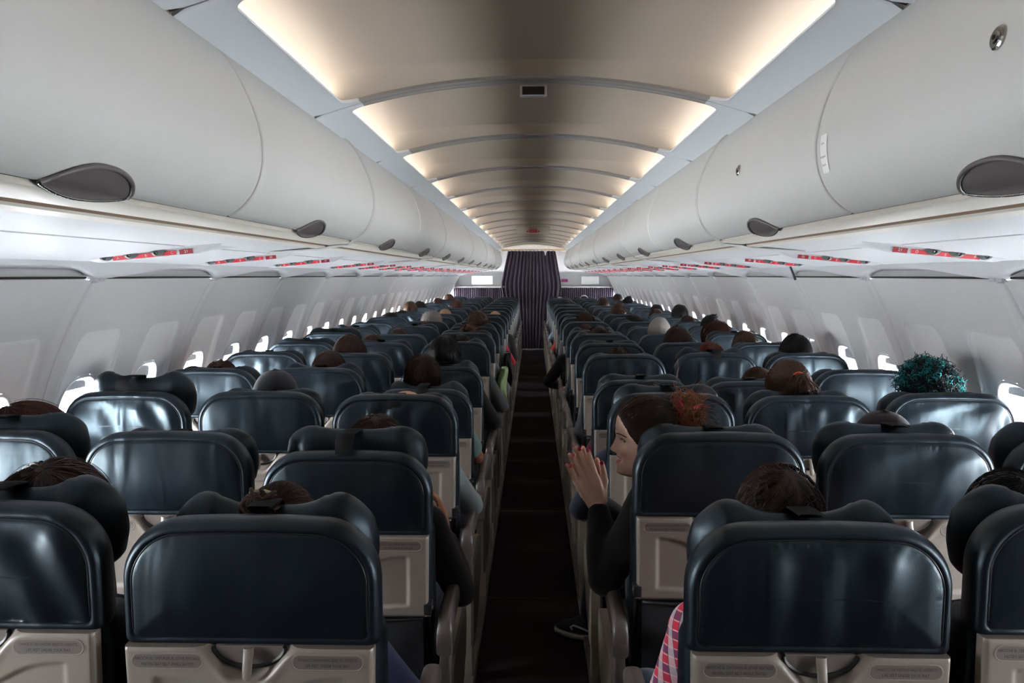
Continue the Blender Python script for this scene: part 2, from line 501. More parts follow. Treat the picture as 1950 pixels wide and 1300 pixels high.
# ------------------------------------------------------------------ windows
def superring(cx, cz, hw, hh, p, n=40):
    out = []
    for k in range(n):
        a = 2 * PI * k / n; c, s_ = math.cos(a), math.sin(a)
        r = (abs(c / hw) ** p + abs(s_ / hh) ** p) ** (-1 / p)
        out.append((cx + r * c, cz + r * s_))
    return out
def window_meshes(side):
    def pt(y, z, off):
        x = math.sqrt(R0 ** 2 - (z - ZC) ** 2)
        return (side * (x + off * x / R0), y, z + off * (z - ZC) / R0)
    fr = MB(); rings = []
    for hw, hh, off in ((.139, .191, .050), (.137, .189, .026), (.131, .183, .018), (.121, .173, .020), (.115, .167, .030), (.112, .164, .052), (.110, .162, .074), (.139, .191, .076)):
        rings.append([pt(y, z, off + .012 * (WIN_Z - z)) for y, z in superring(0, WIN_Z, hw, hh, 3.2)])
    fr.loft(rings, cap=False)
    pn = MB()
    pn.loft([[pt(y, z, o) for y, z in superring(0, WIN_Z, .112, .164, 3.2)] for o in (.066, .069)])
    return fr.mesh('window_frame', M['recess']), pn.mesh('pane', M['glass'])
def shade_mesh(side, drop):
    mb = MB(); z0 = WIN_Z + .166
    P = []
    for y in np.linspace(-.115, .115, 12):
        col = []
        for z in np.linspace(z0 - .03 * (y / .115) ** 4, z0 - drop, 8):
            x = math.sqrt(R0 ** 2 - (z - ZC) ** 2) + .055
            col.append((side * x, y, z))
        P.append(col)
    mb.grid(np.array(P))
    P2 = np.array(P); P2[:, :, 0] += side * .004
    mb.grid(P2)
    zb = z0 - drop; xb = side * (math.sqrt(R0 ** 2 - (zb - ZC) ** 2) + .056)
    mb.box(min(xb, xb + side * .008), max(xb, xb + side * .008), -.108, .108, zb - .006, zb + .004, .002)
    return mb.mesh('window_shade', M['shade'])
WM = {s: window_meshes(s) for s in (-1, 1)}
SH = {(s, k): shade_mesh(s, dr) for s in (-1, 1) for k, dr in enumerate((.03, .055, .09, .2, .328))}
wn = 1
portals = []
for s, yb in ((-1, LB), (1, RB)):
    for b in range(NB):
        for f in (.25, .75):
            y = yb + (b + f) * BAY
            if y < Y0 or y > 16.9: continue
            o = structure('window_%d' % wn, None, (0, y, 0)); wn += 1
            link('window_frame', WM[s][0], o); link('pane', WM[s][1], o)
            k = 0 if y < 3.3 and s < 0 else rng.choice([0, 0, 1, 1, 2])
            if s > 0 and 4.8 < y < 5.2: k = 3
            if y < .8: k = 4           # unseen blinds behind the camera, drawn to darken the near rows
            link('window_shade', SH[(s, k)], o)
            portals.append((s, y))
for s, y in portals:
    L = bpy.data.lights.new('daylight_portal', 'AREA'); L.shape = 'RECTANGLE'; L.size = .26; L.size_y = .37
    L.cycles.is_portal = True
    o = bpy.data.objects.new('daylight_portal', L); COL.objects.link(o)
    x = math.sqrt(R0 ** 2 - (WIN_Z - ZC) ** 2) + .085
    o.location = (s * x, y, WIN_Z + .02)
    o.rotation_euler = Vector((-s, 0, -.24)).to_track_quat('-Z', 'Z').to_euler()

# ------------------------------------------------------------------ overhead bins
BINP = [(.735, 2.106), (.712, 2.088), (.684, 2.052), (.658, 2.003), (.638, 1.955), (.625, 1.908), (.620, 1.860), (.625, 1.815), (.640, 1.776), (.663, 1.745), (.688, 1.724), (.706, 1.715)]
def catmull(P, k=5):
    P = [np.array(p, float) for p in P]; out = []
    Q = [2 * P[0] - P[1]] + P + [2 * P[-1] - P[-2]]
    for i in range(1, len(Q) - 2):
        for j in range(k):
            t = j / k
            out.append(.5 * ((2 * Q[i]) + (-Q[i - 1] + Q[i + 1]) * t + (2 * Q[i - 1] - 5 * Q[i] + 4 * Q[i + 1] - Q[i + 2]) * t * t + (-Q[i - 1] + 3 * Q[i] - 3 * Q[i + 1] + Q[i + 2]) * t ** 3))
    out.append(P[-1]); return np.array(out)
BP = catmull(BINP)
def offs(P, d):
    T = np.gradient(P, axis=0); T /= np.linalg.norm(T, axis=1)[:, None]
    Nn = np.stack([T[:, 1], -T[:, 0]], 1)          # points away from the aisle
    return P + Nn * d if (Nn[len(P) // 2, 0] > 0) else P - Nn * d
BL = 1.285
def sweep(mb, prof, s, ys, mi=0):
    P = np.array([[[s * x, y, z] for x, z in prof] for y in ys])
    mb.grid(P, mi, flip=(s > 0))
def bin_meshes(s):
    out = {}
    h = BL / 2
    # door: bulged lid with thin turned-in edges
    mb = MB()
    rows = []
    for y, dd in ((-h + .0042, .014), (-h + .0042, .005), (-h + .0062, .0016), (-h + .012, 0)):
        rows.append((y, dd))
    rows += [(y, 0) for y in np.linspace(-h + .03, h - .03, 14)]
    rows += [(-y, d) for y, d in [(-h + .012, 0), (-h + .0062, .0016), (-h + .0042, .005), (-h + .0042, .014)]]
    P = []
    for y, dd in rows:
        q = offs(BP, dd)
        P.append([[s * x, y, z] for x, z in q])
    mb.grid(np.array(P), flip=(s > 0))
    out['door'] = mb.mesh('bin_door', M['bin'])
    # body: the box behind the door
    mb = MB()
    q = offs(BP, .010)
    poly = [tuple(p) for p in q] + [(.80, 1.712), (.86, 1.715), (1.30, 1.70), (1.42, 1.80), (1.42, 1.95), (1.20, 2.12)]
    rings = [[(s * x, y, z) for x, z in poly] for y in (-h + .0005, h - .0005)]
    mb.loft(rings)
    out['body'] = mb.mesh('bin_body', M['groove'], False)
    # rail under the door with its groove and lip
    mb = MB()
    sweep(mb, [(.716, 1.716), (.713, 1.706), (.720, 1.702), (.796, 1.697)], s, (-h, h), 0)
    sweep(mb, [(.796, 1.697), (.797, 1.708), (.808, 1.708), (.809, 1.693)], s, (-h, h), 1)
    sweep(mb, [(.809, 1.693), (.812, 1.688), (.848, 1.684), (.855, 1.688), (.856, 1.70)], s, (-h, h), 0)
    out['rail'] = sharp(mb.mesh('bin_rail', [M['rail'], M['groove']]), 30)
    # handle: lens-shaped paddle let into the lower edge of the door
    L = .122
    tt = np.linspace(0, 1, len(BP))
    seg = np.concatenate([[0], np.cumsum(np.linalg.norm(np.diff(BP, axis=0), axis=1))]); tot = seg[-1]
    Bo = offs(BP, -.004)
    def at(sarc, out_):
        B2 = offs(BP, -out_)
        return np.array([np.interp(sarc, seg, B2[:, 0]), np.interp(sarc, seg, B2[:, 1])])
    mb = MB(); P = []; rim = []
    ys = np.linspace(-L, L, 33)
    for y in ys:
        a = (y + .02) / (L + .02) if y > -.02 else (y + .02) / (L - .02)
        hgt = .054 * max(0, 1 - abs(a) ** 2.3) ** .75
        low = tot + .015 * max(0, 1 - abs(a) ** 2)
        col = []
        for v in np.linspace(0, 1, 9):
            sa = tot - hgt + (low - tot + hgt) * v
            dip = -.004 * math.sin(PI * min(1, v * 1.0)) * min(1, hgt / .05)
            if sa <= tot: p = at(sa, .003 - dip * .9)
            else:
                p = at(tot, .004) + np.array([.45, -.89]) * (sa - tot)
            col.append((s * p[0], y, p[1]))
        P.append(col)
        pr = at(tot - hgt - .004, .004); rim.append((s * pr[0], y, pr[1]))
    mb.grid(np.array(P), flip=(s > 0))
    bottom = [c[-1] for c in P]
    mb.tube(rim + [rim[-1]], .0042, 8, 0)
    mb.tube(bottom, .0025, 6, 1)
    out['handle'] = mb.mesh('bin_handle', [M['handle'], M['chrome']])
    # lock
    mb = MB()
    p = at(tot * .53, .0); q = at(tot * .53, .010); n_ = np.array(q) - np.array(p); n_ /= np.linalg.norm(n_)
    d3 = Vector((s * n_[0], 0, n_[1])); c3 = Vector((s * p[0], 0, p[1]))
    mb.tube([c3 - d3 * .004, c3 + d3 * .003, c3 + d3 * .005], [.0165, .0165, .014], 24, 0)
    mb.tube([c3 + d3 * .005, c3 + d3 * .008], [.009, .008], 16, 0)
    mb.tube([c3 + d3 * .0078, c3 + d3 * .0086], [.0035, .0035], 8, 1)
    out['lock'] = sharp(mb.mesh('bin_lock', [M['chrome'], M['dark']]))
    # end rib of a module: raised strip from the ceiling edge down to the soffit
    mb = MB()
    prof = np.concatenate([BP, [[.72, 1.700], [.79, 1.694], [.83, 1.684], [.87, 1.682], [1.03, 1.672]]])
    o1 = offs(prof, -.0065)
    o2 = offs(prof, .008)
    rows = [(-.0135, prof), (-.0115, o1), (-.0032, o1), (-.0026, o2), (.0026, o2), (.0032, o1), (.0115, o1), (.0135, prof)]
    P = np.array([[[s * x, y, z] for x, z in pr] for y, pr in rows])
    mb.grid(P, flip=(s > 0))
    out['rib'] = mb.mesh('bin_end_rib', M['bin'])
    return out
ORD = ['first', 'second', 'third', 'fourth', 'fifth', 'sixth', 'seventh', 'eighth', 'ninth', 'tenth', 'eleventh', 'twelfth', 'thirteenth', 'fourteenth', 'fifteenth', 'sixteenth', 'seventeenth', 'eighteenth', 'nineteenth', 'twentieth', 'twenty-first']
for s, y_mod in ((-1, 3.13), (1, 3.085)):
    BM_ = bin_meshes(s)
    side = 'left' if s < 0 else 'right'
    cnt = 0
    for k in range(-4, 12):
        yc = y_mod - BL / 2 + k * BL
        if yc + BL / 2 > 17.1: continue
        if yc + BL / 2 < 1.0: idx = 'behind'
        else: idx = ORD[cnt]; cnt += 1
        if yc - BL / 2 < Y0: continue
        if idx == 'behind': lab = 'white curved overhead bin over the %s seats, behind the camera, number %d back' % (side, 1 - k)
        else: lab = 'white curved overhead bin with taupe handle, %s one from the camera over the %s-hand seats' % (idx, side)
        o = thing('overhead_bin', lab, 'overhead bin', (0, yc, 0), None, 'overhead bins on the %s' % side)
        link('bin_body', BM_['body'], o); link('bin_door', BM_['door'], o); link('bin_rail', BM_['rail'], o)
        hh = link('bin_handle', BM_['handle'], o, (0, .05 if (k == -1) else 0, 0))
        hh['label'] = 'taupe lens-shaped handle'
        if s > 0 and k in (-1, 0): link('bin_lock', BM_['lock'], o, (0, .02 if k == 0 else -.045, 0))
        if k % 2 == 0: link('end_rib', BM_['rib'], o, (0, BL / 2 - .014, 0))
        if s > 0 and k == -1:
            mb = MB()
            # paper notice on the lid
            P = []
            for y in (-.072, -.036):
                P.append([[x - .0012, y, z] for x, z in BP[28:38]])
            mb.grid(np.array(P), 0, flip=True)
            i = 24
            for q, (tx, ii) in enumerate((('Kit de', 30), ('emergencia', 33), ('Servicio', 35))):
                p = BP[ii]; T = BP[ii - 1] - BP[ii + 1]; T /= np.linalg.norm(T)
                add_text(mb, tx, .0078, (p[0] - .0030, -.054, p[1]), (0, -1, 0), (T[0], 0, T[1]), 1, .85)
            me = mb.mesh('paper_notice', [M['white'], M['ink']], False)
            nt_ = thing('sticker', 'small white paper notice stuck on the overhead bin door beside the dark seam', 'sticker', (0, yc + BL / 2, 0), me=me)

# ------------------------------------------------------------------ ceiling panels with cove light
def ceil_z(x):                       # underside arch of the border
    return 2.221 - .118 * (abs(x) / .735) ** 2.1
PL = 1.065
def ceiling_meshes():
    h = PL / 2
    xi, ye, yn = .622, .046, .034           # half width of the inset, border at the far and the near end
    out = {}
    mb = MB()
    # border: outer rectangle to rounded inner opening, on the arch surface
    n = 25
    def open_pt(a):                   # rounded rectangle opening
        pass
    r = .05
    inner = []
    x0, x1, y0, y1 = -xi, xi, -h + yn, h - ye
    def arc(cx, cy, a0, a1, k=7): return [(cx + r * math.cos(a0 + (a1 - a0) * i / k), cy + r * math.sin(a0 + (a1 - a0) * i / k)) for i in range(k + 1)]
    def lin(p, q, k): return [(p[0] + (q[0] - p[0]) * i / k, p[1] + (q[1] - p[1]) * i / k) for i in range(1, k)]
    c1 = arc(x1 - r, y1 - r, 0, PI / 2); c2 = arc(x0 + r, y1 - r, PI / 2, PI); c3 = arc(x0 + r, y0 + r, PI, 1.5 * PI); c4 = arc(x1 - r, y0 + r, 1.5 * PI, 2 * PI)
    inner = c1 + lin(c1[-1], c2[0], n) + c2 + lin(c2[-1], c3[0], 9) + c3 + lin(c3[-1], c4[0], n) + c4 + lin(c4[-1], c1[0], 9)
    X, Yh = .737, h - .0028
    outer = []
    for (x, y) in inner:
        # push each opening point out to the panel edge
        if abs(x) > xi - r * .999 and abs(y - (y0 + y1) / 2) > (y1 - y0) / 2 - r * .999:
            cx = math.copysign(xi - r, x); cy = (y1 - r) if y > 0 else (y0 + r)
            dx, dy = abs(x - cx) / r, abs(y - cy) / r
            if dx >= dy: ox = math.copysign(X, x); oy = cy + (math.copysign(Yh, y) - cy) * dy / max(dx, 1e-6)
            else: oy = math.copysign(Yh, y); ox = cx + (math.copysign(X, x) - cx) * dx / max(dy, 1e-6)
        elif abs(abs(x) - xi) < 1e-6: ox, oy = math.copysign(X, x), y
        else: ox, oy = x, math.copysign(Yh, y)
        outer.append((ox, oy))
    rings = []
    rings.append([(x, y, ceil_z(x) + .012) for x, y in outer])
    rings.append([(x, y, ceil_z(x) + .002) for x, y in outer])
    rings.append([(x * .998, y * .988, ceil_z(x)) for x, y in outer])
    for t in (.25, .5, .75, .93):
        rings.append([(xo + (xn - xo) * t, yo + (yn_ - yo) * t, ceil_z(xo + (xn - xo) * t)) for (xo, yo), (xn, yn_) in zip(outer, inner)])
    rings.append([(x, y, ceil_z(x) - .002) for x, y in inner])
    rings.append([(x, y, ceil_z(x) + .004) for x, y in inner])
    rings.append([(x + math.copysign(.006, x) * (abs(x) > .5), y, ceil_z(x) + .008) for x, y in inner])
    P = np.array(rings); mb.grid(P, 0, closed_v=True)
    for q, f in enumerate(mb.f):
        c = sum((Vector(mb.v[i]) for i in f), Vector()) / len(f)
        if abs(c.x) < .57 and (c.y > y1 - .012 or c.y < y0 + .012): mb.m[q] = 1  # middle of the cross arcs gets the painted shade
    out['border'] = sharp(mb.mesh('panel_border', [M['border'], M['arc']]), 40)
    # dome: raised shell above the opening, wider than it at the sides (the light cove)
    mb = MB()
    nx, ny = 81, 61
    us = np.sin(np.linspace(-PI / 2, PI / 2, nx)); vs = np.concatenate([np.linspace(0, .06, 10, endpoint=False), np.linspace(.06, .86, 30, endpoint=False), np.linspace(.86, 1, 21)])
    P = np.zeros((nx, ny, 3))
    for i, u in enumerate(us):
        x = .695 * math.sin(u * PI / 2) if False else .695 * u
        side_rise = 1 - abs(u) ** 26
        ztop = 2.212 + .046 * (1 - abs(u) ** 2.2)
        zb = ceil_z(min(abs(x), xi)) + .006
        for j, v in enumerate(vs):
            y = (y0 - .004) + (y1 - y0 + .008) * v
            e0 = (y - y0) / .03; e1 = (y1 - y) / .085
            q1 = min(1, max(0, e1)); rise = min(1, max(0, e0)) ** .5 * (q1 * .94 + .06 * q1 ** .5 if q1 < .97 else 1 - (1 - q1))
            z = zb + (ztop - zb) * rise * side_rise + .0 * side_rise
            P[i, j] = (x, y, z)
    mb.grid(P)
    out['dome'] = mb.mesh('panel_dome', M['dome'])
    mb = MB()
    mb.box(-.012, .012, y0 + .03, y1 - .04, -.004, .004)
    out['lamp'] = mb.mesh('cove_lamp', M['strip'], False)
    out['lamp_off'] = out['lamp'].copy(); out['lamp_off'].materials.clear(); out['lamp_off'].materials.append(M['strip_off'])
    return out
CM = ceiling_meshes()
mb = MB()
for k in range(-2, 15):
    y = 2.70 + (k - 1) * PL
    P = np.array([[[x, yy, ceil_z(x) + .0095] for x in np.linspace(-.737, .737, 25)] for yy in (y - .012, y + .012)])
    mb.grid(P)
trim(mb.mesh('panel_joint', M['gap']), 'dark joints between the ceiling panels')
cnt = 0
for k in range(-2, 14):
    yc = 2.70 - PL / 2 + k * PL
    if yc + PL / 2 < 1.0: lab = 'arched ceiling panel with lit cove edges behind the camera, number %d back' % (1 - k)
    else: lab = 'arched cream ceiling panel with glowing side coves, %s panel from the camera' % ORD[cnt]; cnt += 1
    o = thing('ceiling_panel', lab, 'ceiling panel', (0, yc, 0), None, 'ceiling panels along the aisle')
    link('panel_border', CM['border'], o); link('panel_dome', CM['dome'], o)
    for s in (-1, 1):
        cl = link('cove_lamp', CM['lamp'], o, (s * .667, 0, 2.152), (0, s * -.3, 0))
        if yc < -.2:                  # the lamps behind the camera are switched off
            cl.data = CM['lamp_off']
mb = MB()
P = np.array([[[x, y, ceil_z(x) + .004] for x in np.linspace(-.737, .737, 25)] for y in (2.70 + 13 * PL, Y1)])
mb.grid(P)
trim(mb.mesh('front_ceiling', M['dome']), 'plain cream ceiling beyond the last lit panel')

# small fittings in the ceiling
mb = MB()
mb.box(-.046, .046, -.008, .012, -.0175, .022, .003, 0)
mb.box(-.038, .038, -.010, .0, -.0135, .0145, .001, 1)
mb.box(-.028, .028, -.0112, -.006, -.0065, .0075, .001, 2)
thing('ceiling_fitting', 'small dark rectangular fitting in a pale frame under the ceiling arch', 'ceiling fitting', (0, 2.79, 2.207), (-.1, 0, 0), me=mb.mesh('ceiling_fitting', [M['border'], mat('brown_lens', srgb(48, 36, 36), .3), M['dark']], False))
mb = MB()
mb.box(-.22, .22, -.012, .012, -.045, .05, .006, 0)
for dx in (-.075, .075): mb.ell((dx, -.0135, -.015), (.012, .003, .012), mi=1)
mb.box(-.056, .056, -.0150, -.011, -.036, .012, .004, 1)
add_text(mb, 'EXIT', .052, (0, -.0158, -.012), (1, 0, 0), (0, 0, 1), 2)
add_text(mb, 'SALIDA', .034, (0, -.0158, .026), (1, 0, 0), (0, 0, 1), 1)
thing('exit_sign', 'grey overhead exit sign with dark red lettering hung across the ceiling', 'exit sign', (0, 10.6, 2.172), me=mb.mesh('exit_sign', [mat('sign_grey', srgb(172, 166, 156), .5), M['darkred'], mat('sign_letters', srgb(188, 120, 120), .5)], False))

# ------------------------------------------------------------------ passenger service panels
def psu_mesh(s, row):
    mb = MB()
    # wedge hanging below the soffit, face towards the passengers behind
    x0, x1 = .965, 1.40
    n = 24; P = []
    for i in range(n + 1):
        x = x0 + (x1 - x0) * i / n
        zs = np.interp(x, [.862, 1.066, 1.20, 1.33, 1.40], [1.689, 1.668, 1.650, 1.634, 1.624])
        zb = zs - (.0235 - .010 * max(0, (x - 1.05) / .3)) * float(sstep(.965, 1.045, x)) * float(1 - sstep(1.345, 1.40, x))
        P.append([[s * x, .30, zs + .004], [s * x, .10, zb + .012], [s * x, .008, zb], [s * x, .002, zb + .001], [s * x, -.006, zb + .015], [s * x, -.008, zb + .0175], [s * x, -.02, zs + .006]])
    mb.grid(np.array(P), 0, flip=(s > 0))
    body = mb.mesh('psu_body', M['panel'])
    def face(x, h):                 # point on the front face
        zs = np.interp(x, [.862, 1.066, 1.20, 1.33, 1.40], [1.689, 1.668, 1.650, 1.634, 1.624]); zb = zs - (.0235 - .010 * max(0, (x - 1.05) / .3))
        return Vector((s * x, -.001 - .008 * h / .016 - .002, zb + .002 + h))
    mb = MB()
    def strip(a, b, h0, h1, mi):
        P = np.array([[face(a + (b - a) * t, h) for h in (h0, h1)] for t in np.linspace(0, 1, 6)])
        mb.grid(P, mi, flip=(s > 0))
    strip(1.105, 1.305, .001, .0135, 0)
    strip(1.052, 1.095, .000, .0145, 1)
    letters = 'ABC' if s < 0 else 'DEF'
    xs = (1.288, 1.20, 1.118) if s < 0 else (1.122, 1.205, 1.29)
    for ch, x in zip(letters, xs):
        p = face(x, .007) + Vector((0, -.0012, 0)); add_text(mb, ch, .012, p, (1, 0, -.13 * s), (0, -.4, .92), 2)
    p = face(1.073, .0075) + Vector((0, -.0014, 0)); add_text(mb, str(row), .013, p, (1, 0, -.13 * s), (0, -.4, .92), 2)
    lab = mb.mesh('row_label', [M['red'], M['darkred'], M['white']], False)
    mb = MB()
    mb.ell((0, -.005, .004), (.023, .013, .015), n=16, m=8, mi=0)
    mb.tube([(0, -.015, -.001), (0, -.018, -.0025)], [.006, .006], 12, 1)
    noz = mb.mesh('air_nozzle', [M['grey'], M['dark']])
    return body, lab, noz, face
NROW = 20
def row_y(r):
    return 1.40 + .765 * (r - 1) if r <= 12 else [10.7, 11.6, 12.37, 13.13, 13.9, 14.66, 15.43, 16.2][r - 13]
psu_first = {}
for s, ys in ((-1, [2.46, 3.26, 4.12, 5.27, 6.10]), (1, [2.38, 3.22, 4.01, 4.95, 5.75])):
    ys = ys + [ys[-1] + .8 * k for k in range(1, 14)]
    ys = [ys[0] - .8] + ys
    for i, y in enumerate(ys):
        if y > 16.6 or i == 0: continue
        row = 22 - i
        body, lab, noz, face = psu_mesh(s, row)
        side = 'left' if s < 0 else 'right'
        if i == 0: lb = 'white service panel with red seat letters over the %s seats, out of shot overhead' % side
        else: lb = 'white service panel with red seat letters numbered %d over the %s-hand seats' % (row, side)
        o = thing('service_panel', lb, 'service panel', (0, y, 0), None, 'passenger service panels on the %s' % side)
        link('panel_body', body, o); link('row_label', lab, o)
        for x in ((1.245, 1.16, 1.322) if s < 0 else (1.165, 1.235, 1.315)):
            q = face(x, .012); link('air_nozzle', noz, o, q)

# ------------------------------------------------------------------ front partition and curtains
def pleats(x0f, x1f, z0, z1, y, n, amp, nz=12, nx=260, seed=1):
    mb = MB(); r = random.Random(seed)
    ph = [r.uniform(0, 6) for _ in range(6)]
    P = np.zeros((nx, nz, 3))
    for i in range(nx):
        u = i / (nx - 1)
        w = math.sin(u * n * 2 * PI + .8 * math.sin(u * 9 + ph[0]) + ph[1]) + .35 * math.sin(u * n * 4.3 * PI + ph[2])
        for j in range(nz):
            v = j / (nz - 1)
            xa, xb = x0f(v), x1f(v)
            P[i, j] = (xa + (xb - xa) * u, y + amp * w * (.8 + .2 * v), z0 + (z1(u) - z0) * v)
    mb.grid(P)
    Q = P.copy(); Q[:, :, 1] += .006; mb.grid(Q, flip=True)
    return mb
YB = 17.0
mb = pleats(lambda v: np.interp(v, [0, .4, .65, 1], [-.50, -.60, -.68, -.53]), lambda v: np.interp(v, [0, .4, .65, 1], [.44, .52, .60, .47]), .02,
            lambda u: 2.10 - .012 * abs(math.sin(u * 40)) - (.12 * math.exp(-((u - .79) / .018) ** 2)), YB - .06, 15, .022, nz=20, seed=3)
thing('aisle_curtain', 'tall dark purple pleated curtain closing off the aisle at the front', 'curtain', (0, 0, 0), me=mb.mesh('aisle_curtain', M['curtain']))
mb = MB(); mb.tube([(-.66, YB - .06, 2.115), (.66, YB - .06, 2.115)], .010, 10)
thing('curtain_rail', 'slim brass-coloured rail above the tall purple aisle curtain', 'curtain rail', me=mb.mesh('curtain_rail', mat('brass', srgb(190, 140, 60), .3, metal=1)))
for s in (-1, 1):
    side = 'left' if s < 0 else 'right'
    o = thing('partition', 'pale cabin partition with framed upper panel on the %s of the aisle curtain' % side, 'partition', (0, YB, 0), None, 'front partitions')
    mb = MB()
    zs = np.linspace(0, 1.66, 20)
    prof = [(s * .56, z) for z in (0, 1.66)] + [(s * float(wall_x(z) + .02), z) for z in zs[::-1]]
    mb.loft([[(x, 0, z) for x, z in prof], [(x, .04, z) for x, z in prof]])
    link('partition_board', mb.mesh('board', M['bulk'], False), o)
    mb = MB(); mb.box(min(s * .60, s * 1.62), max(s * .60, s * 1.62), -.05, .0, 1.318, 1.352, .008)
    mb.box(min(s * 1.60, s * 1.68), max(s * 1.60, s * 1.68), -.03, .0, .9, 1.34, .008)
    link('top_rail', mb.mesh('top_rail', M['white'], False), o)
    mb = MB(); a, b = (.86, 1.30) if s < 0 else (1.02, 1.40)
    mb.box(min(s * a, s * b), max(s * a, s * b), -.022, .0, 1.39, 1.565, .012)
    link('upper_panel', mb.mesh('upper_panel', M['lightbox'] if s < 0 else M['white'], False), o)
    x0, x1 = (-1.70, -.64) if s < 0 else (.60, 1.70)
    mb = pleats(lambda v: x0, lambda v: x1, .3, lambda u: 1.318 - .008 * abs(math.sin(u * 33)), YB - .05, 26, .010, nz=6, seed=5 + s)
    thing('partition_curtain', 'short purple pleated curtain hung on the %s partition' % side, 'curtain', me=mb.mesh('partition_curtain', M['curtain']))
    if s > 0:
        mb = MB(); mb.box(.60, .74, -.012, -.002, 1.44, 1.50, .003); link('notice', mb.mesh('notice', mat('magenta_print', srgb(170, 60, 120), .5), False), o)
# strap hanging from the window trim
mb = MB(); mb.tube([(1.37, 4.30, 1.640), (1.372, 4.30, 1.62), (1.385, 4.29, 1.585), (1.395, 4.285, 1.555)], .0065, 8)
thing('hanging_strap', 'short black strap hanging below the right-hand service panels', 'strap', me=mb.mesh('hanging_strap', M['dark']))
#SEATS

# ------------------------------------------------------------------ seats (local frame: origin on the floor under the back face, +y forward)
HW = .2375
def rrect(d, zb, zt, hw, r, n_side=22, n_top=64, n_bot=64, n_arc=18, crown=.012):
    """ring: rounded outline in XZ, inset by d; same point count for every d"""
    x = hw - d; t = zt - d; b = zb + d * .9; rr = max(r - d * .8, .012); rb = max(.018 - d * .3, .006)
    t = max(t, b + .002); rr = min(rr, (t - b) * .9, x * .9); rb = min(rb, (t - b) * .09)
    pts = []
    for i in range(n_side): pts.append((-x, b + rb + (t - rr - b - rb) * i / n_side))
    for i in range(n_arc): a = PI - PI / 2 * i / n_arc; pts.append((-x + rr + rr * math.cos(a), t - rr + rr * math.sin(a)))
    for i in range(n_top): pts.append((-x + rr + (2 * x - 2 * rr) * i / n_top, t))
    for i in range(n_arc): a = PI / 2 - PI / 2 * i / n_arc; pts.append((x - rr + rr * math.cos(a), t - rr + rr * math.sin(a)))
    for i in range(n_side): pts.append((x, t - rr - (t - rr - b - rb) * i / n_side))
    for i in range(6): a = -PI / 2 * i / 6; pts.append((x - rb + rb * math.cos(a), b + rb + rb * math.sin(a)))
    for i in range(n_bot): pts.append((x - rb - (2 * x - 2 * rb) * i / n_bot, b))
    for i in range(6): a = -PI / 2 - PI / 2 * i / 6; pts.append((-x + rb + rb * math.cos(a), b + rb + rb * math.sin(a)))
    return [(px, pz + crown * (1 - (px / hw) ** 2) * max(0, (pz - zb) / (zt - zb)) - crown * .0) for px, pz in pts]

def backrest_mesh(kind):
    mb = MB(); r = random.Random(kind + 11)
    zb, zt = .905, 1.134
    ph = [r.uniform(0, 6.28) for _ in range(8)]
    def fold(x, z):
        v = (z - zb) / (zt - zb)
        e = min(HW - .024 - abs(x), zt - .022 - z) / .03
        e = max(0, min(1, e))
        if kind == 0: f = .0016 * math.sin(x * 16 + z * 9 + ph[0])
        elif kind == 1: f = .0042 * math.sin(x * 62 + 1.6 * math.sin(z * 10 + ph[1]) + ph[0]) * (.35 + .65 * v) * (1 if x * (1 if ph[2] > 3 else -1) > -.1 else .35)
        elif kind == 2: f = .0042 * math.sin((x * 34 + z * 26) + 1.2 * math.sin(x * 13 + ph[1]) + ph[0]) + .0016 * math.sin(x * 70 + z * 30 + ph[3])
        else: f = .0034 * math.sin((x * 26 - z * 36) + 1.5 * math.sin(z * 15 + ph[1]) + ph[0])
        return f * e
    rings = []
    for d in np.linspace(.1200, .026, 26):
        d = float(d); q_ = min(1, max(0, (d - .022) / .097)); y0 = -.013 * (1 - (1 - q_) ** 2)
        ring = []
        for k, (x, z) in enumerate(rrect(d, zb, zt, HW, .105)):
            g = (.0009 if kind else .0004) * math.sin(k * 1.9 + 2.2 * math.sin(k * .37 + ph[5])) * (.5 + .5 * math.sin(k * .11 + ph[6])) * math.exp(-((d - .028) / .006) ** 2)
            ring.append((x, y0 + fold(x, z) + g, z))
        rings.append(ring)
    for d, y in ((.0235, .0006), (.0212, .0020), (.019, .0003), (.0135, -.0004), (.0065, .0045), (.0015, .014), (0, .024), (.0008, .040), (.0045, .056), (.012, .072), (.024, .088), (.042, .100), (.07, .106)):
        rings.append([(x, y, z) for x, z in rrect(d, zb, zt, HW, .105)])
    mb.loft([q for q in rings], 0)
    # piping along the seam, sides and top
    ring = rrect(.0222, zb, zt, HW, .105)
    n = 22 + 18 + 64 + 18 + 22
    mb.tube([(x, .0006, z) for x, z in ring[1:n]], .0015, 6, 1)
    # lower cushion down to the seat pan
    low = []
    for d, y in ((.03, .034), (.012, .036), (.004, .046), (0, .06), (0, .10), (.008, .125), (.03, .135)):
        low.append([(x, y, z) for x, z in rrect(d, .44, .93, HW - .004, .03, crown=0)])
    mb.loft(low, 0)
    me = mb.mesh('backrest', [M['leather'], M['piping']])
    bm = bmesh.new(); bm.from_mesh(me)
    bmesh.ops.remove_doubles(bm, verts=[v for v in bm.verts if v.co.y < .004 and abs(v.co.z - 1.02) < .012 and abs(v.co.x) < .13], dist=.0016)
    bm.to_mesh(me); bm.free()
    return sharp(fix_normals(me), 70)

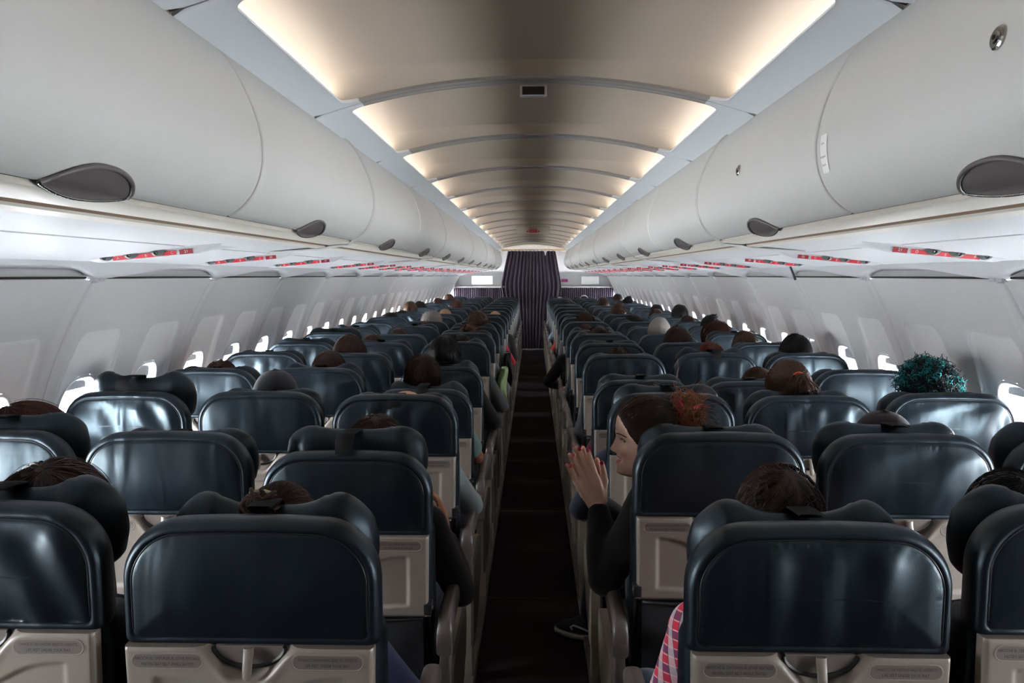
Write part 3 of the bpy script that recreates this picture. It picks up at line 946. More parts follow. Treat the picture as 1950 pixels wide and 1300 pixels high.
def headrest_mesh(lobe):
    mb = MB(); rings = []
    n = 24; zlow = .955
    for u in np.linspace(-1, 1, 45):
        au = abs(u)
        end = math.sqrt(max(0, 1 - au ** 7))
        top = 1.136 - lobe * .45 + lobe * math.exp(-((au - .66) / .25) ** 2) + .004 * (1 - au)
        zc = (top + zlow) / 2; hz = max(.02, (top - zlow) / 2 * (.25 + .75 * end)); zc = zlow + .09 + (zc - zlow - .09) * end
        hy = .034 * (.25 + .75 * end) * (1 + .35 * math.exp(-((au - .7) / .2) ** 2))
        yc = .142 + .055 * max(0, au - .45) ** 1.6
        ring = []
        for k in range(n):
            a = 2 * PI * k / n; c, s_ = math.cos(a), math.sin(a)
            q = (abs(c) ** 2.6 + abs(s_) ** 2.6) ** (-1 / 2.6)
            crease = .0018 * math.sin(u * 90) * math.exp(-((au - .5) / .08) ** 2) * max(0, s_)
            ring.append((.207 * u, yc + hy * q * c, zc + hz * q * s_ + crease))
        rings.append(ring)
    mb.loft(rings, 0)
    return fix_normals(mb.mesh('headrest', M['leather']))

def strap_mesh(long):
    mb = MB()
    path = [(.150, 1.128), (.138, 1.139), (.118, 1.142), (.095, 1.1445), (.078, 1.1450), (.062, 1.1465)] + ([(.046, 1.1490), (.030, 1.1510), (.014, 1.148), (.001, 1.138), (-.005, 1.122), (-.0065, 1.108)] if long else [])
    rows = []
    for x in (-.024, -.022, .022, .024):
        rows.append([[x, y, z + (.0 if abs(x) > .023 else .003)] for y, z in path])
    mb.grid(np.array(rows))
    low = [[[x, y, z - .003] for y, z in path] for x in (-.024, .024)]
    mb.grid(np.array(low), flip=True)
    return mb.mesh('strap', M['strap'])

def tray_mesh():
    mb = MB(); nx, nz = 101, 56
    xs = np.linspace(-.228, .228, nx); zs = np.linspace(.682, .914, nz)
    Xg, Zg = np.meshgrid(xs, zs, indexing='ij')
    top = .9115 - .062 * np.exp(-(np.abs(Xg) / .062) ** 3.0)
    y = np.full_like(Xg, -.017)
    scoop = sstep(-.002, .020, Zg - top)
    y += scoop * .026
    # raised lip under the scoop
    y -= .004 * np.exp(-((Zg - top + .010) / .010) ** 2) * np.exp(-(np.abs(Xg) / .075) ** 4)
    # inset field
    ft = .862 - .046 * np.exp(-(np.abs(Xg) / .085) ** 2.4) - .000
    bt = .712 - .006 * np.exp(-(np.abs(Xg) / .12) ** 4)
    fld = sstep(0, .010, ft - Zg) * sstep(0, .008, Zg - bt) * sstep(0, .010, .178 - np.abs(Xg))
    y += .0065 * fld
    # rounded edges
    ed = np.minimum(.228 - np.abs(Xg), np.minimum(Zg - .682, .05))
    y += .009 * (1 - np.sqrt(np.clip(1 - (1 - np.clip(ed / .008, 0, 1)) ** 2, 0, 1)))
    # cut the lower width slightly
    taper = 1 - .02 * (1 - (Zg - .682) / .23)
    P = np.stack([Xg * taper, y, Zg], -1)
    mb.grid(P, 0, flip=False)
    # sides and back
    rim = [P[0, j] for j in range(nz)] + [P[i, nz - 1] for i in range(1, nx)] + [P[nx - 1, j] for j in range(nz - 2, -1, -1)] + [P[i, 0] for i in range(nx - 2, 0, -1)]
    back = [(p[0], .012, p[2]) for p in rim]
    mb.loft([[tuple(p) for p in rim], back], 0, cap=False)
    o = len(mb.v); mb.v.extend(back); mb.f.append(tuple(range(o, o + len(back)))); mb.m.append(0)
    # bright lower edge
    mb.tube([(-.222, -.010, .683), (.222, -.010, .683)], .0022, 6, 1)
    return sharp(fix_normals(mb.mesh('tray_table', [M['tray'], M['metal']])), 50)

def placard_mesh(l1, l2):
    mb = MB()
    w, h = .066, .0155
    def stad(k, y):
        pts = []
        rr = h - k
        for i in range(13): a = PI / 2 + PI * i / 12; pts.append((-(w - h) + rr * math.cos(a), y, rr * math.sin(a)))
        for i in range(13): a = -PI / 2 + PI * i / 12; pts.append(((w - h) + rr * math.cos(a), y, rr * math.sin(a)))
        return pts
    mb.loft([stad(0, .001), stad(0, -.0008), stad(.0008, -.0014), stad(.0022, -.0012), stad(.0028, -.0005)], 0, cap=False)
    o = len(mb.v); mb.v.extend(stad(.0028, -.0005)); mb.f.append(tuple(range(o, o + 26))[::-1]); mb.m.append(1)
    add_text(mb, l1, .0082, (0, -.0009, .0052), (1, 0, 0), (0, 0, 1), 2, .70)
    add_text(mb, l2, .0082, (0, -.0009, -.0058), (1, 0, 0), (0, 0, 1), 2, .76)
    return mb.mesh('placard', [M['tray'], M['plate'], M['ink']], False)

def latch_mesh():
    mb = MB()
    # half disc behind the scoop with its dark edge, and the turn lever
    n = 20; pts = [(.062 * math.cos(PI + PI * i / n), .007, .914 + .036 * math.sin(PI + PI * i / n)) for i in range(n + 1)]
    mb.loft([[(x, -.004, z) for x, y, z in pts], [(x, y, z) for x, y, z in pts]], 0)
    mb.tube([(x * 1.05, -.004, z - .003) for x, y, z in pts], .0045, 6, 1)
    rows = []
    for z, w, y, t in ((.912, .0085, -.012, .006), (.900, .0085, -.014, .007), (.888, .008, -.019, .007), (.872, .0078, -.023, .006), (.862, .0070, -.0245, .005), (.857, .004, -.0245, .003)):
        rows.append([(-w, y + t, z), (-w, y, z), (-w * .5, y - t * .4, z), (w * .5, y - t * .4, z), (w, y, z), (w, y + t, z)])
    mb.loft(rows, 2)
    return sharp(fix_normals(mb.mesh('latch', [M['plate'], M['dark'], M['tray']])), 45)

def armrest_mesh():
    mb = MB()
    # side profile swept: long arm with drooping rear end
    path = [(-.035, .545, .022), (-.030, .575, .028), (-.008, .594, .031), (.04, .601, .033), (.20, .604, .034), (.38, .606, .034), (.46, .605, .032), (.492, .597, .026), (.503, .582, .016)]
    rings = []
    w = .0215
    for y, z, h in path:
        ring = []
        for k in range(20):
            a = 2 * PI * k / 20; c, s_ = math.cos(a), math.sin(a)
            q = (abs(c) ** 3.6 + abs(s_) ** 3.6) ** (-1 / 3.6)
            ring.append((w * q * c * (1 if h > .02 else .8), y, z + h * q * s_))
        rings.append(ring)
    mb.loft(rings, 0)
    mb.box(-.016, .016, -.012, .05, .42, .56, .006, 0)          # pivot post
    mb.tube([(-.0222, .02, .585), (.0222, .02, .585)], .011, 14, 1)
    return sharp(fix_normals(mb.mesh('armrest', [M['arm'], M['metal']])), 50)

def side_panel_mesh():
    mb = MB()
    prof = [(.02, .16), (.03, .44), (.05, .462), (.20, .47), (.42, .47), (.46, .455), (.48, .40), (.44, .30), (.30, .20), (.12, .14)]
    for x0, x1, mi in ((-.022, .012, 0), (.012, .022, 1)):
        mb.loft([[(x0, y, z) for y, z in prof], [(x1, y, z) for y, z in prof]], mi)
    mb.box(-.018, .018, .05, .11, .012, .20, .006, 0)
    mb.box(-.024, .024, .03, .16, .003, .022, .005, 2)
    return fix_normals(mb.mesh('side_panel', [M['bay'], M['arm'], M['dark']], False))

def cushion_mesh():
    mb = MB(); mb.box(-.224, .224, .10, .555, .335, .462, .035, 0, 4)
    return mb.mesh('seat_cushion', M['leather'])

def pocket_mesh():
    mb = MB(); nx, nz = 25, 10; P = []
    for x in np.linspace(-.21, .21, nx):
        P.append([(x, -.004 - .022 * math.sin(PI * min(1, (z - .40) / .27)) * (1 - (x / .225) ** 4), z) for z in np.linspace(.40, .672, nz)])
    mb.grid(np.array(P)); Q = np.array(P); Q[:, :, 1] = .03; mb.grid(Q, flip=True)
    mb.tube([(x, -.008 - .004 * (1 - (x / .225) ** 4), .672 - .008 * (1 - (x / .21) ** 2)) for x in np.linspace(-.21, .21, 15)], .005, 6, 0)
    return mb.mesh('literature_pocket', M['pocket'])

def hinge_mesh():
    mb = MB()
    mb.box(-.011, .011, -.018, .02, .690, .722, .003, 0); mb.box(-.008, .010, -.021, -.016, .686, .692, .001, 1)
    mb.tube([(-.014, -.002, .706), (.014, -.002, .706)], .007, 12, 1)
    mb.tube([(0, .0, .69), (0, .04, .60), (0, .06, .50)], .007, 8, 0)
    return sharp(mb.mesh('hinge', [M['dark'], M['chrome']]))

def leg_mesh(y0):
    mb = MB(); mb.tube([(0, y0, .004), (0, y0 + .02, .16), (0, y0 + .03, .345)], [.016, .014, .016], 10)
    mb.box(-.02, .02, y0 - .05, y0 + .05, .0, .012, .003)
    return sharp(mb.mesh('leg', M['metal']))

SM = dict(head=headrest_mesh(.029), headf=headrest_mesh(.012), strap=strap_mesh(0), strapl=strap_mesh(1), tray=tray_mesh(), latch=latch_mesh(), arm=armrest_mesh(), side=side_panel_mesh(), cush=cushion_mesh(), pocket=pocket_mesh(), hinge=hinge_mesh(), lf=leg_mesh(.44), lr=leg_mesh(.14),
          p1=placard_mesh('ABROCHE EL CINTURON AL ESTAR SENTADO', 'FASTEN SEAT BELT WHILE SEATED'), p2=placard_mesh('CHALECO SALVAVIDAS BAJO SU ASIENTO', 'LIFE VEST UNDER YOUR SEAT'))
BK = [backrest_mesh(k) for k in range(4)]
CX = dict(A=-1.535, B=-1.025, C=-.515, D=.515, E=1.025, F=1.535)
DROP = {'2C': .045, '4C': .09, '5C': .072, '4D': .045, '4E': .05, '8D': .03, '9D': .0, '7B': .01, '1B': -.02, '1E': -.03, '1F': -.02}
RAISE = {'3A': .055, '1C': .004, '2C': .045, '1B': .012, '1D': .0, '2A': .03, '2B': -.012, '2D': .002, '3D': .018, '4C': .01, '3F': -.012, '3C': -.01, '3B': -.004, '6A': .02, '7A': .03, '1E': -.005, '2F': .012}
FOLD = {'1C': 0, '1D': 1, '1B': 2, '2B': 0, '2C': 0, '2D': 0, '2E': 3, '3A': 2, '3B': 0, '3C': 1, '3E': 1, '3F': 3, '5A': 1, '6A': 1, '5E': 1, '4A': 0, '5D': 1, '4F': 0, '1E': 0}
LOBED = ('1A', '1B', '1C', '1D', '1E', '1F', '3A', '2F', '4C', '5C')
COLNAME = dict(A='left window', B='left middle', C='left aisle', D='right aisle', E='right middle', F='right window')
FOLDTXT = ['smooth', 'vertically creased', 'diagonally creased', 'slackly creased']
def seat_name(r, c):
    return '%s row from the camera, %s column' % (ORD[r - 1], COLNAME[c])
def place_part(o, th, dz):
    """recline about the seat's pivot and drop"""
    Mx = Matrix.Translation((0, .12, .42 - dz)) @ Matrix.Rotation(th, 4, 'X') @ Matrix.Translation((0, -.12, -.42))
    b = o.location.copy()
    o.matrix_basis = Mx @ Matrix.Translation(b)
for r in range(1, NROW + 1):
    for c in 'ABCDEF':
        key = '%d%s' % (r, c); rr = random.Random(key)
        k = FOLD.get(key, rr.choice([0, 0, 0, 1, 2, 3]))
        o = thing('airline_seat', 'navy leather airline seat with %s back, %s' % (FOLDTXT[k], seat_name(r, c)), 'seat', (CX[c], row_y(r), 0), None, 'airline seats in the left block' if c in 'ABC' else 'airline seats in the right block')
        dz = DROP.get(key, rr.uniform(-.006, .008)); th = math.radians(1.0 + (dz > .04) * 1.5)
        inward = 1 if c in 'ABC' else -1
        bk = link('backrest', BK[k], o); place_part(bk, th, dz)
        h = link('headrest', SM['head' if key in LOBED or (r > 3 and rr.random() < .25) else 'headf'], o, (0, 0, RAISE.get(key, rr.choice([-.012, -.01, -.004, .0, .004, .012])))); 
        if r <= 12: st = link('strap', SM['strapl' if key in ('2C', '5E', '4C', '3A', '3C') else 'strap'], h, (0, 0, 0 if RAISE.get(key, 0) < .03 else -.004)); st['label'] = 'black fabric strap'
        place_part(h, th, dz)
        t = link('tray_table', SM['tray'], o); t['label'] = 'taupe plastic tray table'
        if r <= 9:
            link('latch', SM['latch'], t)
            link('placard', SM['p1'], t, (-.146, -.0172, .8895)); link('placard', SM['p2'], t, (.146, -.0172, .8895))
        place_part(t, th, dz)
        if r <= 9:
            for x in (-.224, .224):
                hg = link('hinge', SM['hinge'], o, (x, 0, 0)); place_part(hg, th, dz)
        pk = link('literature_pocket', SM['pocket'], o); place_part(pk, th * .5, dz)
        link('seat_cushion', SM['cush'], o)
        if c in 'CD':
            link('armrest', SM['arm'], o, (inward * .270, 0, 0)); link('side_panel', SM['side'], o, (inward * .268, 0, 0), (0, 0, 0) if inward > 0 else None)
        else: link('armrest', SM['arm'], o, (inward * .2495, 0, 0))
        if c in 'AF': link('armrest', SM['arm'], o, (-inward * .256, 0, 0))
        for x in (-.15, .15):
            link('leg', SM['lf'], o, (x, 0, 0)); link('leg', SM['lr'], o, (x, 0, 0))
#PEOPLE

# ------------------------------------------------------------------ passengers
HZ = [0, .006, .014, .03, .05, .08, .105, .13, .155, .18, .20, .215, .227, .2335, .235]
FR = [.050, .072, .082, .084, .085, .083, .083, .089, .092, .088, .078, .064, .043, .020, .002]
BKW = [.000, .008, .020, .038, .056, .072, .086, .098, .104, .103, .095, .080, .056, .026, .002]
SD = [.022, .034, .043, .053, .060, .067, .071, .075, .077, .074, .067, .056, .038, .018, .002]
def head_points(mb, Hm, smile=False):
    nz, nt = 96, 120
    zs = np.concatenate([np.linspace(0, .20, 76), .20 + .035 * np.sin(np.linspace(0, PI / 2, 21))[1:]])
    rings = []
    g = lambda t, w: np.exp(-(t / w) ** 2)
    for z in zs:
        f, b, sd = np.interp(z, HZ, FR), np.interp(z, HZ, BKW), np.interp(z, HZ, SD)
        th = np.linspace(0, 2 * PI, nt, endpoint=False)
        s_, c = np.sin(th), np.cos(th)
        ya = np.where(c > 0, f, b); p = np.where(c > 0, 2.25, 2.0)
        r = (np.abs(c / ya) ** p + np.abs(s_ / sd) ** p) ** (-1 / p)
        x, y = r * s_, r * c
        F = np.where(c > .15, 1.0, 0.0) * sstep(.15, .45, c)
        nose_h = np.interp(z, [.070, .076, .082, .088, .096, .112, .124, .132], [0, .010, .0235, .0265, .0215, .0115, .004, 0])
        nose_w = np.interp(z, [.070, .082, .09, .112, .13], [.015, .0155, .0135, .0095, .012])
        d = nose_h * g(x, nose_w)
        d = d + .006 * g(np.abs(x) - .0135, .006) * g(z - .081, .007)
        d = d - .010 * g(np.abs(x) - .031, .0145) * g(z - .1165, .0105)
        d = d + .004 * g(np.abs(x) - .030, .018) * g(z - .134, .007)
        d = d + .005 * g(np.abs(x) - .037, .017) * g(z - .086, .016) * (1.5 if smile else 1)
        zm = z - (.010 * (np.abs(x) / .026) ** 2 if smile else 0)
        if smile:
            d = d + .0036 * g(x, .026) * (g(zm - .0625, .004) + 1.2 * g(zm - .0375, .0048)) - .017 * g(x, .024) * g(zm - .0505, .0062)
        else: d = d + .0055 * g(x, .024) * (g(zm - .0615, .0045) + 1.1 * g(zm - .041, .005)) - .004 * g(x, .022) * g(zm - .0515, .0025)
        d = d + .006 * g(x, .017) * g(z - .014, .011)
        y = y + d * F
        rings.append([Hm @ Vector((float(a), float(b_), float(z))) for a, b_ in zip(x, y)])
    mb.loft(rings)
    if smile:                         # eyelids
        for s in (-1, 1):
            for dz, rz in ((.0098, .0052), (-.0088, .0040)):
                mb.ell(Hm @ Vector((s * .0325, .0625, .1165 + dz)), (.0155, .0125, rz), Hm.to_3x3() @ Euler((0, 0, -s * .28)).to_matrix(), 18, 8)
    for s in (-1, 1):
        R = Hm.to_3x3() @ Euler((.15, 0, s * .35)).to_matrix()
        mb.ell(Hm @ Vector((s * .077, -.012, .102)), (.008, .018, .031), R, 14, 10)
        mb.ell(Hm @ Vector((s * .079, -.014, .114)), (.009, .021, .020), R, 14, 8)
        mb.ell(Hm @ Vector((s * .075, -.005, .076)), (.007, .010, .012), R, 12, 8)

def finger(mb, p, dirs, lens, rads):
    q = Vector(p); pts = [q.copy()]
    for dv, l, (ra, rb) in zip(dirs, lens, rads):
        n = q + dv.normalized() * l
        mb.capsule(q, ra, n, rb, 12, 4); q = n; pts.append(q.copy())
    return pts

def hand(mb, W, d, n, t, size=1.0, curl=.18, spread=.10, thumb=.6):
    """W wrist, d finger direction, n palm side, t thumb side; returns finger tips"""
    W, d, n, t = Vector(W), Vector(d).normalized(), Vector(n).normalized(), Vector(t)
    t = (t - d * t.dot(d)).normalized(); n = d.cross(t) * (1 if d.cross(t).dot(n) > 0 else -1)
    k = size; tips = []
    offs_ = (.030, .0105, -.0095, -.028); plen = (.088, .092, .087, .078)
    fl = ((.042, .026, .021), (.046, .029, .022), (.042, .027, .022), (.033, .020, .019))
    for i in range(4):
        K = W + d * plen[i] * k + t * offs_[i] * k
        mb.capsule(W + d * .012 * k + t * offs_[i] * .62 * k, .0155 * k, K, .0115 * k, 12, 4)
        mb.capsule(W + d * .03 * k + t * offs_[i] * .8 * k + n * .005, .014 * k, K + n * .003 - d * .02 * k, .0105 * k, 12, 4)
        sp = spread * (1.5 - i) * .5
        base = (d + t * sp).normalized()
        c = curl * (1 + .12 * i)
        ds = []; a = c * .7
        for j in range(3):
            ds.append(base * math.cos(a) + n * math.sin(a)); a += c
        r0 = (.0092, .0094, .0088, .0078)[i] * k
        pts = finger(mb, K, ds, [l * k for l in fl[i]], [(r0, r0 * .93), (r0 * .93, r0 * .86), (r0 * .86, r0 * .74)])
        tips.append((pts[-1], ds[-1], n, r0 * .8))
    B = W + d * .022 * k + t * .024 * k + n * .006
    mb.capsule(W + d * .01 * k + t * .012 * k, .017 * k, B + d * .02 * k + t * .006 * k, .0155 * k, 12, 4)
    td = (d * .8 + t * thumb + n * .15).normalized(); td2 = (d * 1.0 + t * thumb * .35 + n * .1).normalized()
    pts = finger(mb, B + d * .012 * k, [td, td2, td2], [.040 * k, .034 * k, .024 * k], [(.0145 * k, .0112 * k), (.0112 * k, .0100 * k), (.0100 * k, .0080 * k)])
    tips.append((pts[-1], td2, n, .0085 * k))
    return tips

def head_matrix(pos, yaw=0.0, pitch=0.0, roll=0.0):
    return Matrix.Translation(Vector(pos)) @ Matrix.Rotation(yaw, 4, 'Z') @ Matrix.Rotation(roll, 4, 'Y') @ Matrix.Rotation(pitch, 4, 'X')

DEF = dict(head=(0, .258, 1.0), yaw=0.0, pitch=0.0, neck=(0, .205, .93), sh=((-.172, .19, .905), (.172, .19, .905)), el=((-.232, .29, .66), (.232, .29, .66)),
           wr=((-.13, .47, .60), (.13, .47, .60)), hd=((.15, 1, -.25), (-.15, 1, -.25)), chest=(0, .20, .83), pel=(0, .245, .56), kn=((-.11, .655, .50), (.11, .655, .50)), an=((-.11, .64, .10), (.11, .64, .10)), toe=((-.11, .80, .035), (.11, .80, .035)))
def torso_caps(mb, P, e=0.0):
    V = Vector; ch, pl = V(P['chest']), V(P['pel'])
    for s in (-1, 1):
        mb.capsule(pl + V((s * .085, .01, -.02)), .105 + e, pl + V((s * .06, -.005, .12)), .105 + e)
        mb.capsule(pl + V((s * .06, -.005, .12)), .105 + e, ch + V((s * .075, 0, 0)), .112 + e)
        mb.capsule(ch + V((s * .075, 0, 0)), .110 + e, V(P['sh'][0 if s < 0 else 1]) + V((-s * .045, .0, -.035)), .070 + e)
        mb.capsule(V(P['sh'][0 if s < 0 else 1]), .057 + e, V(P['neck']) + V((s * .03, 0, .005)), .046 + e * .8)
def build_person(P, voxel=.008, cloth_voxel=.011, sleeve=1.0, hands=True, smile=False, smooth=3, collar=0.0):
    V = Vector; mb = MB(); tips = []
    Hm = head_matrix(P['head'], P['yaw'], P['pitch'], P.get('roll', 0))
    torso_caps(mb, P)
    head_points(mb, Hm, smile)
    nk = V(P['neck']); hb = Hm @ V((0, -.022, .035))
    mb.capsule(nk + V((0, 0, -.02)), .060, nk.lerp(hb, .5), .050); mb.capsule(nk.lerp(hb, .5), .050, hb, .052)
    for i, s in ((0, -1), (1, 1)):
        sh, el, wr = V(P['sh'][i]), V(P['el'][i]), V(P['wr'][i])
        m = sh.lerp(el, .5)
        mb.capsule(sh, .055, m, .045); mb.capsule(m, .045, el, .040)
        q = el.lerp(wr, .3); mb.capsule(el, .040, q, .041); mb.capsule(q, .041, wr, .0255)
        if hands:
            hd = V(P['hd'][i]); pn = V(P.get('pn', ((0, 0, -1), (0, 0, -1)))[i]); tv = V(P.get('tv', ((1, 0, 0), (-1, 0, 0)))[i])
            tips.append(hand(mb, wr, hd, pn, tv, P.get('hs', .98), P.get('curl', .22), P.get('spread', .12), P.get('thumb', .6)))
        else: mb.ell(wr + V(P['hd'][i]).normalized() * .06, (.03, .06, .02))
        hp = V(P['pel']) + V((s * .095, .04, -.02)); kn, an, toe = V(P['kn'][i]), V(P['an'][i]), V(P['toe'][i])
        mb.capsule(hp, .088, kn, .058); q = kn.lerp(an, .3); mb.capsule(kn, .058, q, .056); mb.capsule(q, .056, an, .036)
        mb.capsule(an + V((0, 0, -.06)), .034, toe, .028)
    body = remesh(mb, voxel, smooth, [M['skin']])
    mb = MB(); torso_caps(mb, P, .012)
    for i in (0, 1):
        sh, el, wr = V(P['sh'][i]), V(P['el'][i]), V(P['wr'][i]); m = sh.lerp(el, .5)
        if sleeve > .6:
            mb.capsule(sh, .067, m, .058); mb.capsule(m, .058, el, .053); e2 = el.lerp(wr, .92); mb.capsule(el, .053, el.lerp(wr, .4), .052); mb.capsule(el.lerp(wr, .4), .052, e2, .036)
        else:
            mb.capsule(sh, .068, sh.lerp(el, .72), .062)
    if collar:
        mb.capsule(nk + V((0, .005, -.01)), .066, nk.lerp(hb, .62), .060)
    shirt = remesh(mb, cloth_voxel, 2, [M['cloth']])
    mb = MB()
    for i, s in ((0, -1), (1, 1)):
        hp = V(P['pel']) + V((s * .095, .04, -.03)); kn, an = V(P['kn'][i]), V(P['an'][i])
        mb.capsule(V(P['pel']) + V((s * .06, 0, -.02)), .108, hp, .10); mb.capsule(hp, .10, kn, .071); mb.capsule(kn, .071, an, .058)
    trousers = remesh(mb, .012, 2, [M['cloth']])
    return dict(body=body, shirt=shirt, trousers=trousers, Hm=Hm, tips=tips)

# ---- hair, in the head's own frame (chin at the origin, face towards +y)
HC = Vector((0, -.008, .128)); HR = Vector((.0835, .109, .1165))
def on_scalp(dv, lift=1.0):
    return Vector((HC.x + HR.x * dv.x * lift, HC.y + HR.y * dv.y * lift, HC.z + HR.z * dv.z * lift))
def scalp_dir(p):
    v = Vector(((p.x - HC.x) / HR.x, (p.y - HC.y) / HR.y, (p.z - HC.z) / HR.z)); return v.normalized()
def in_hair(p, nape=.04, front=0.0):
    if front == 'swept':
        return p.z > nape and p.y < np.interp(p.z, [.03, .07, .095, .115, .14, .17, .195, .21], [-.01, .004, .022, .040, .060, .076, .086, .2])
    if front == 'swept_in':
        return p.z > nape and p.y < np.interp(p.z, [.03, .07, .095, .115, .14, .17, .195, .21], [-.01, .004, .022, .040, .060, .076, .086, .2]) - .007
    lim = np.interp(p.z, [.03, .115, .135, .17, .20, .215], [-.012, -.010, .028, .060, .078, .2]) + front
    return p.z > nape and p.y < lim
def cap_shell(mb, grow=1.0, nape=.045, rough=.0, front=0.0, seed=0, nu=72, nv=44):
    r = random.Random(seed); ph = [r.uniform(0, 6) for _ in range(4)]
    idx = {}; vs = []
    for i in range(nu):
        for j in range(nv + 1):
            a = 2 * PI * i / nu; b = PI * .80 * j / nv
            dv = Vector((math.sin(b) * math.sin(a), math.sin(b) * math.cos(a), math.cos(b)))
            k = grow + rough * (math.sin(a * 17 + 3 * math.sin(b * 4 + ph[0]) + ph[1]) * .5 + .5 * math.sin(a * 31 + b * 6 + ph[2])) * min(1, b * 2)
            p = on_scalp(dv, k)
            if in_hair(on_scalp(dv), nape, front): idx[(i, j)] = len(vs); vs.append(p)
    fs = []
    for i in range(nu):
        for j in range(nv):
            q = [(i, j), (i, j + 1), ((i + 1) % nu, j + 1), ((i + 1) % nu, j)]
            if all(k in idx for k in q): fs.append([idx[k] for k in q])
    mb.add(vs, fs)
def strand(mb, pts, r0, r1):
    n = len(pts); mb.tube(pts, [r0 + (r1 - r0) * i / (n - 1) for i in range(n)], 3, cap=False)
def flow_strands(mb, n, length, seed, mode='down', lift=1.02, jit=.35, rad=.0013, nape=.045, G=Vector((0, -.115, .17)), hang=0.0, front=0.0, wav=0.0):
    r = random.Random(seed); crown = Vector((.008, -.045, .24)); made = 0; tries = 0
    while made < n and tries < n * 8:
        tries += 1
        a = r.uniform(0, 2 * PI); cz = r.uniform(-.55, 1); sb = math.sqrt(1 - cz * cz)
        dv = Vector((sb * math.sin(a), sb * math.cos(a), cz)); p = on_scalp(dv)
        if not in_hair(p, nape, front): continue
        L = length * r.uniform(.6, 1.25); st = .011; m = max(3, int(L / st)); lf = lift + r.uniform(-.012, .03)
        q = on_scalp(dv, lf - .012); pts = [q.copy()]; off = Vector((r.gauss(0, jit), r.gauss(0, jit), r.gauss(0, jit)))
        falling = False
        for i in range(m):
            nrm = scalp_dir(q)
            tgt = (G - q) if mode == 'back' else (q - crown)
            if falling: tv = Vector((nrm.x * .10 + off.x * .06, -.06 + off.y * .06, -1))
            else:
                tv = tgt - nrm * tgt.dot(nrm)
                if tv.length < 1e-4: tv = Vector((0, -1, 0))
                tv.normalize(); tv += off * .5
                if wav: tv += Vector((math.sin(i * 1.3 + a * 9), 0, math.cos(i * 1.1 + a * 7))) * wav
            tv.normalize(); q = q + tv * st
            if not falling:
                if q.z < .075 and hang > 0: falling = True
                else: q = on_scalp(scalp_dir(q), lf + .012 * i / m)
            pts.append(q.copy())
            if mode == 'back' and (G - q).length < .022: break
            if hang <= 0 and mode != 'back' and q.z < nape - .015: break
        strand(mb, pts, rad, rad * .55); made += 1
def curls(mb, n, seed, rad=(.007, .013), thick=.0021, lenr=(.03, .055), center=HC, radii=HR, zmin=-.6, pts_n=34, turns=2.3, sides=5, lift=1.0, face=True):
    r = random.Random(seed); made = 0; t = 0
    while made < n and t < n * 9:
        t += 1
        a = r.uniform(0, 2 * PI); cz = r.uniform(zmin, 1); sb = math.sqrt(1 - cz * cz)
        dv = Vector((sb * math.sin(a), sb * math.cos(a), cz))
        p = Vector((center.x + radii.x * dv.x * lift, center.y + radii.y * dv.y * lift, center.z + radii.z * dv.z * lift))
        if face and not in_hair(p, -.02, .01): continue
        ax = (dv * r.uniform(.3, 1.0) + Vector((r.gauss(0, .5), r.gauss(0, .5), -.55 + r.gauss(0, .4)))).normalized()
        u = ax.orthogonal().normalized(); w = ax.cross(u); L = r.uniform(*lenr); R = r.uniform(*rad); T = turns * r.uniform(.7, 1.3); ph = r.uniform(0, 6)
        pts = []
        for i in range(pts_n):
            f = i / (pts_n - 1); q = 2 * PI * T * f + ph
            pts.append(p + ax * L * f + (u * math.cos(q) + w * math.sin(q)) * R * (.35 + .65 * math.sin(PI * min(1, f + .15))))
        mb.tube(pts, [thick * (1 - .4 * abs(2 * i / (pts_n - 1) - 1) ** 3) for i in range(pts_n)], sides, cap=True); made += 1

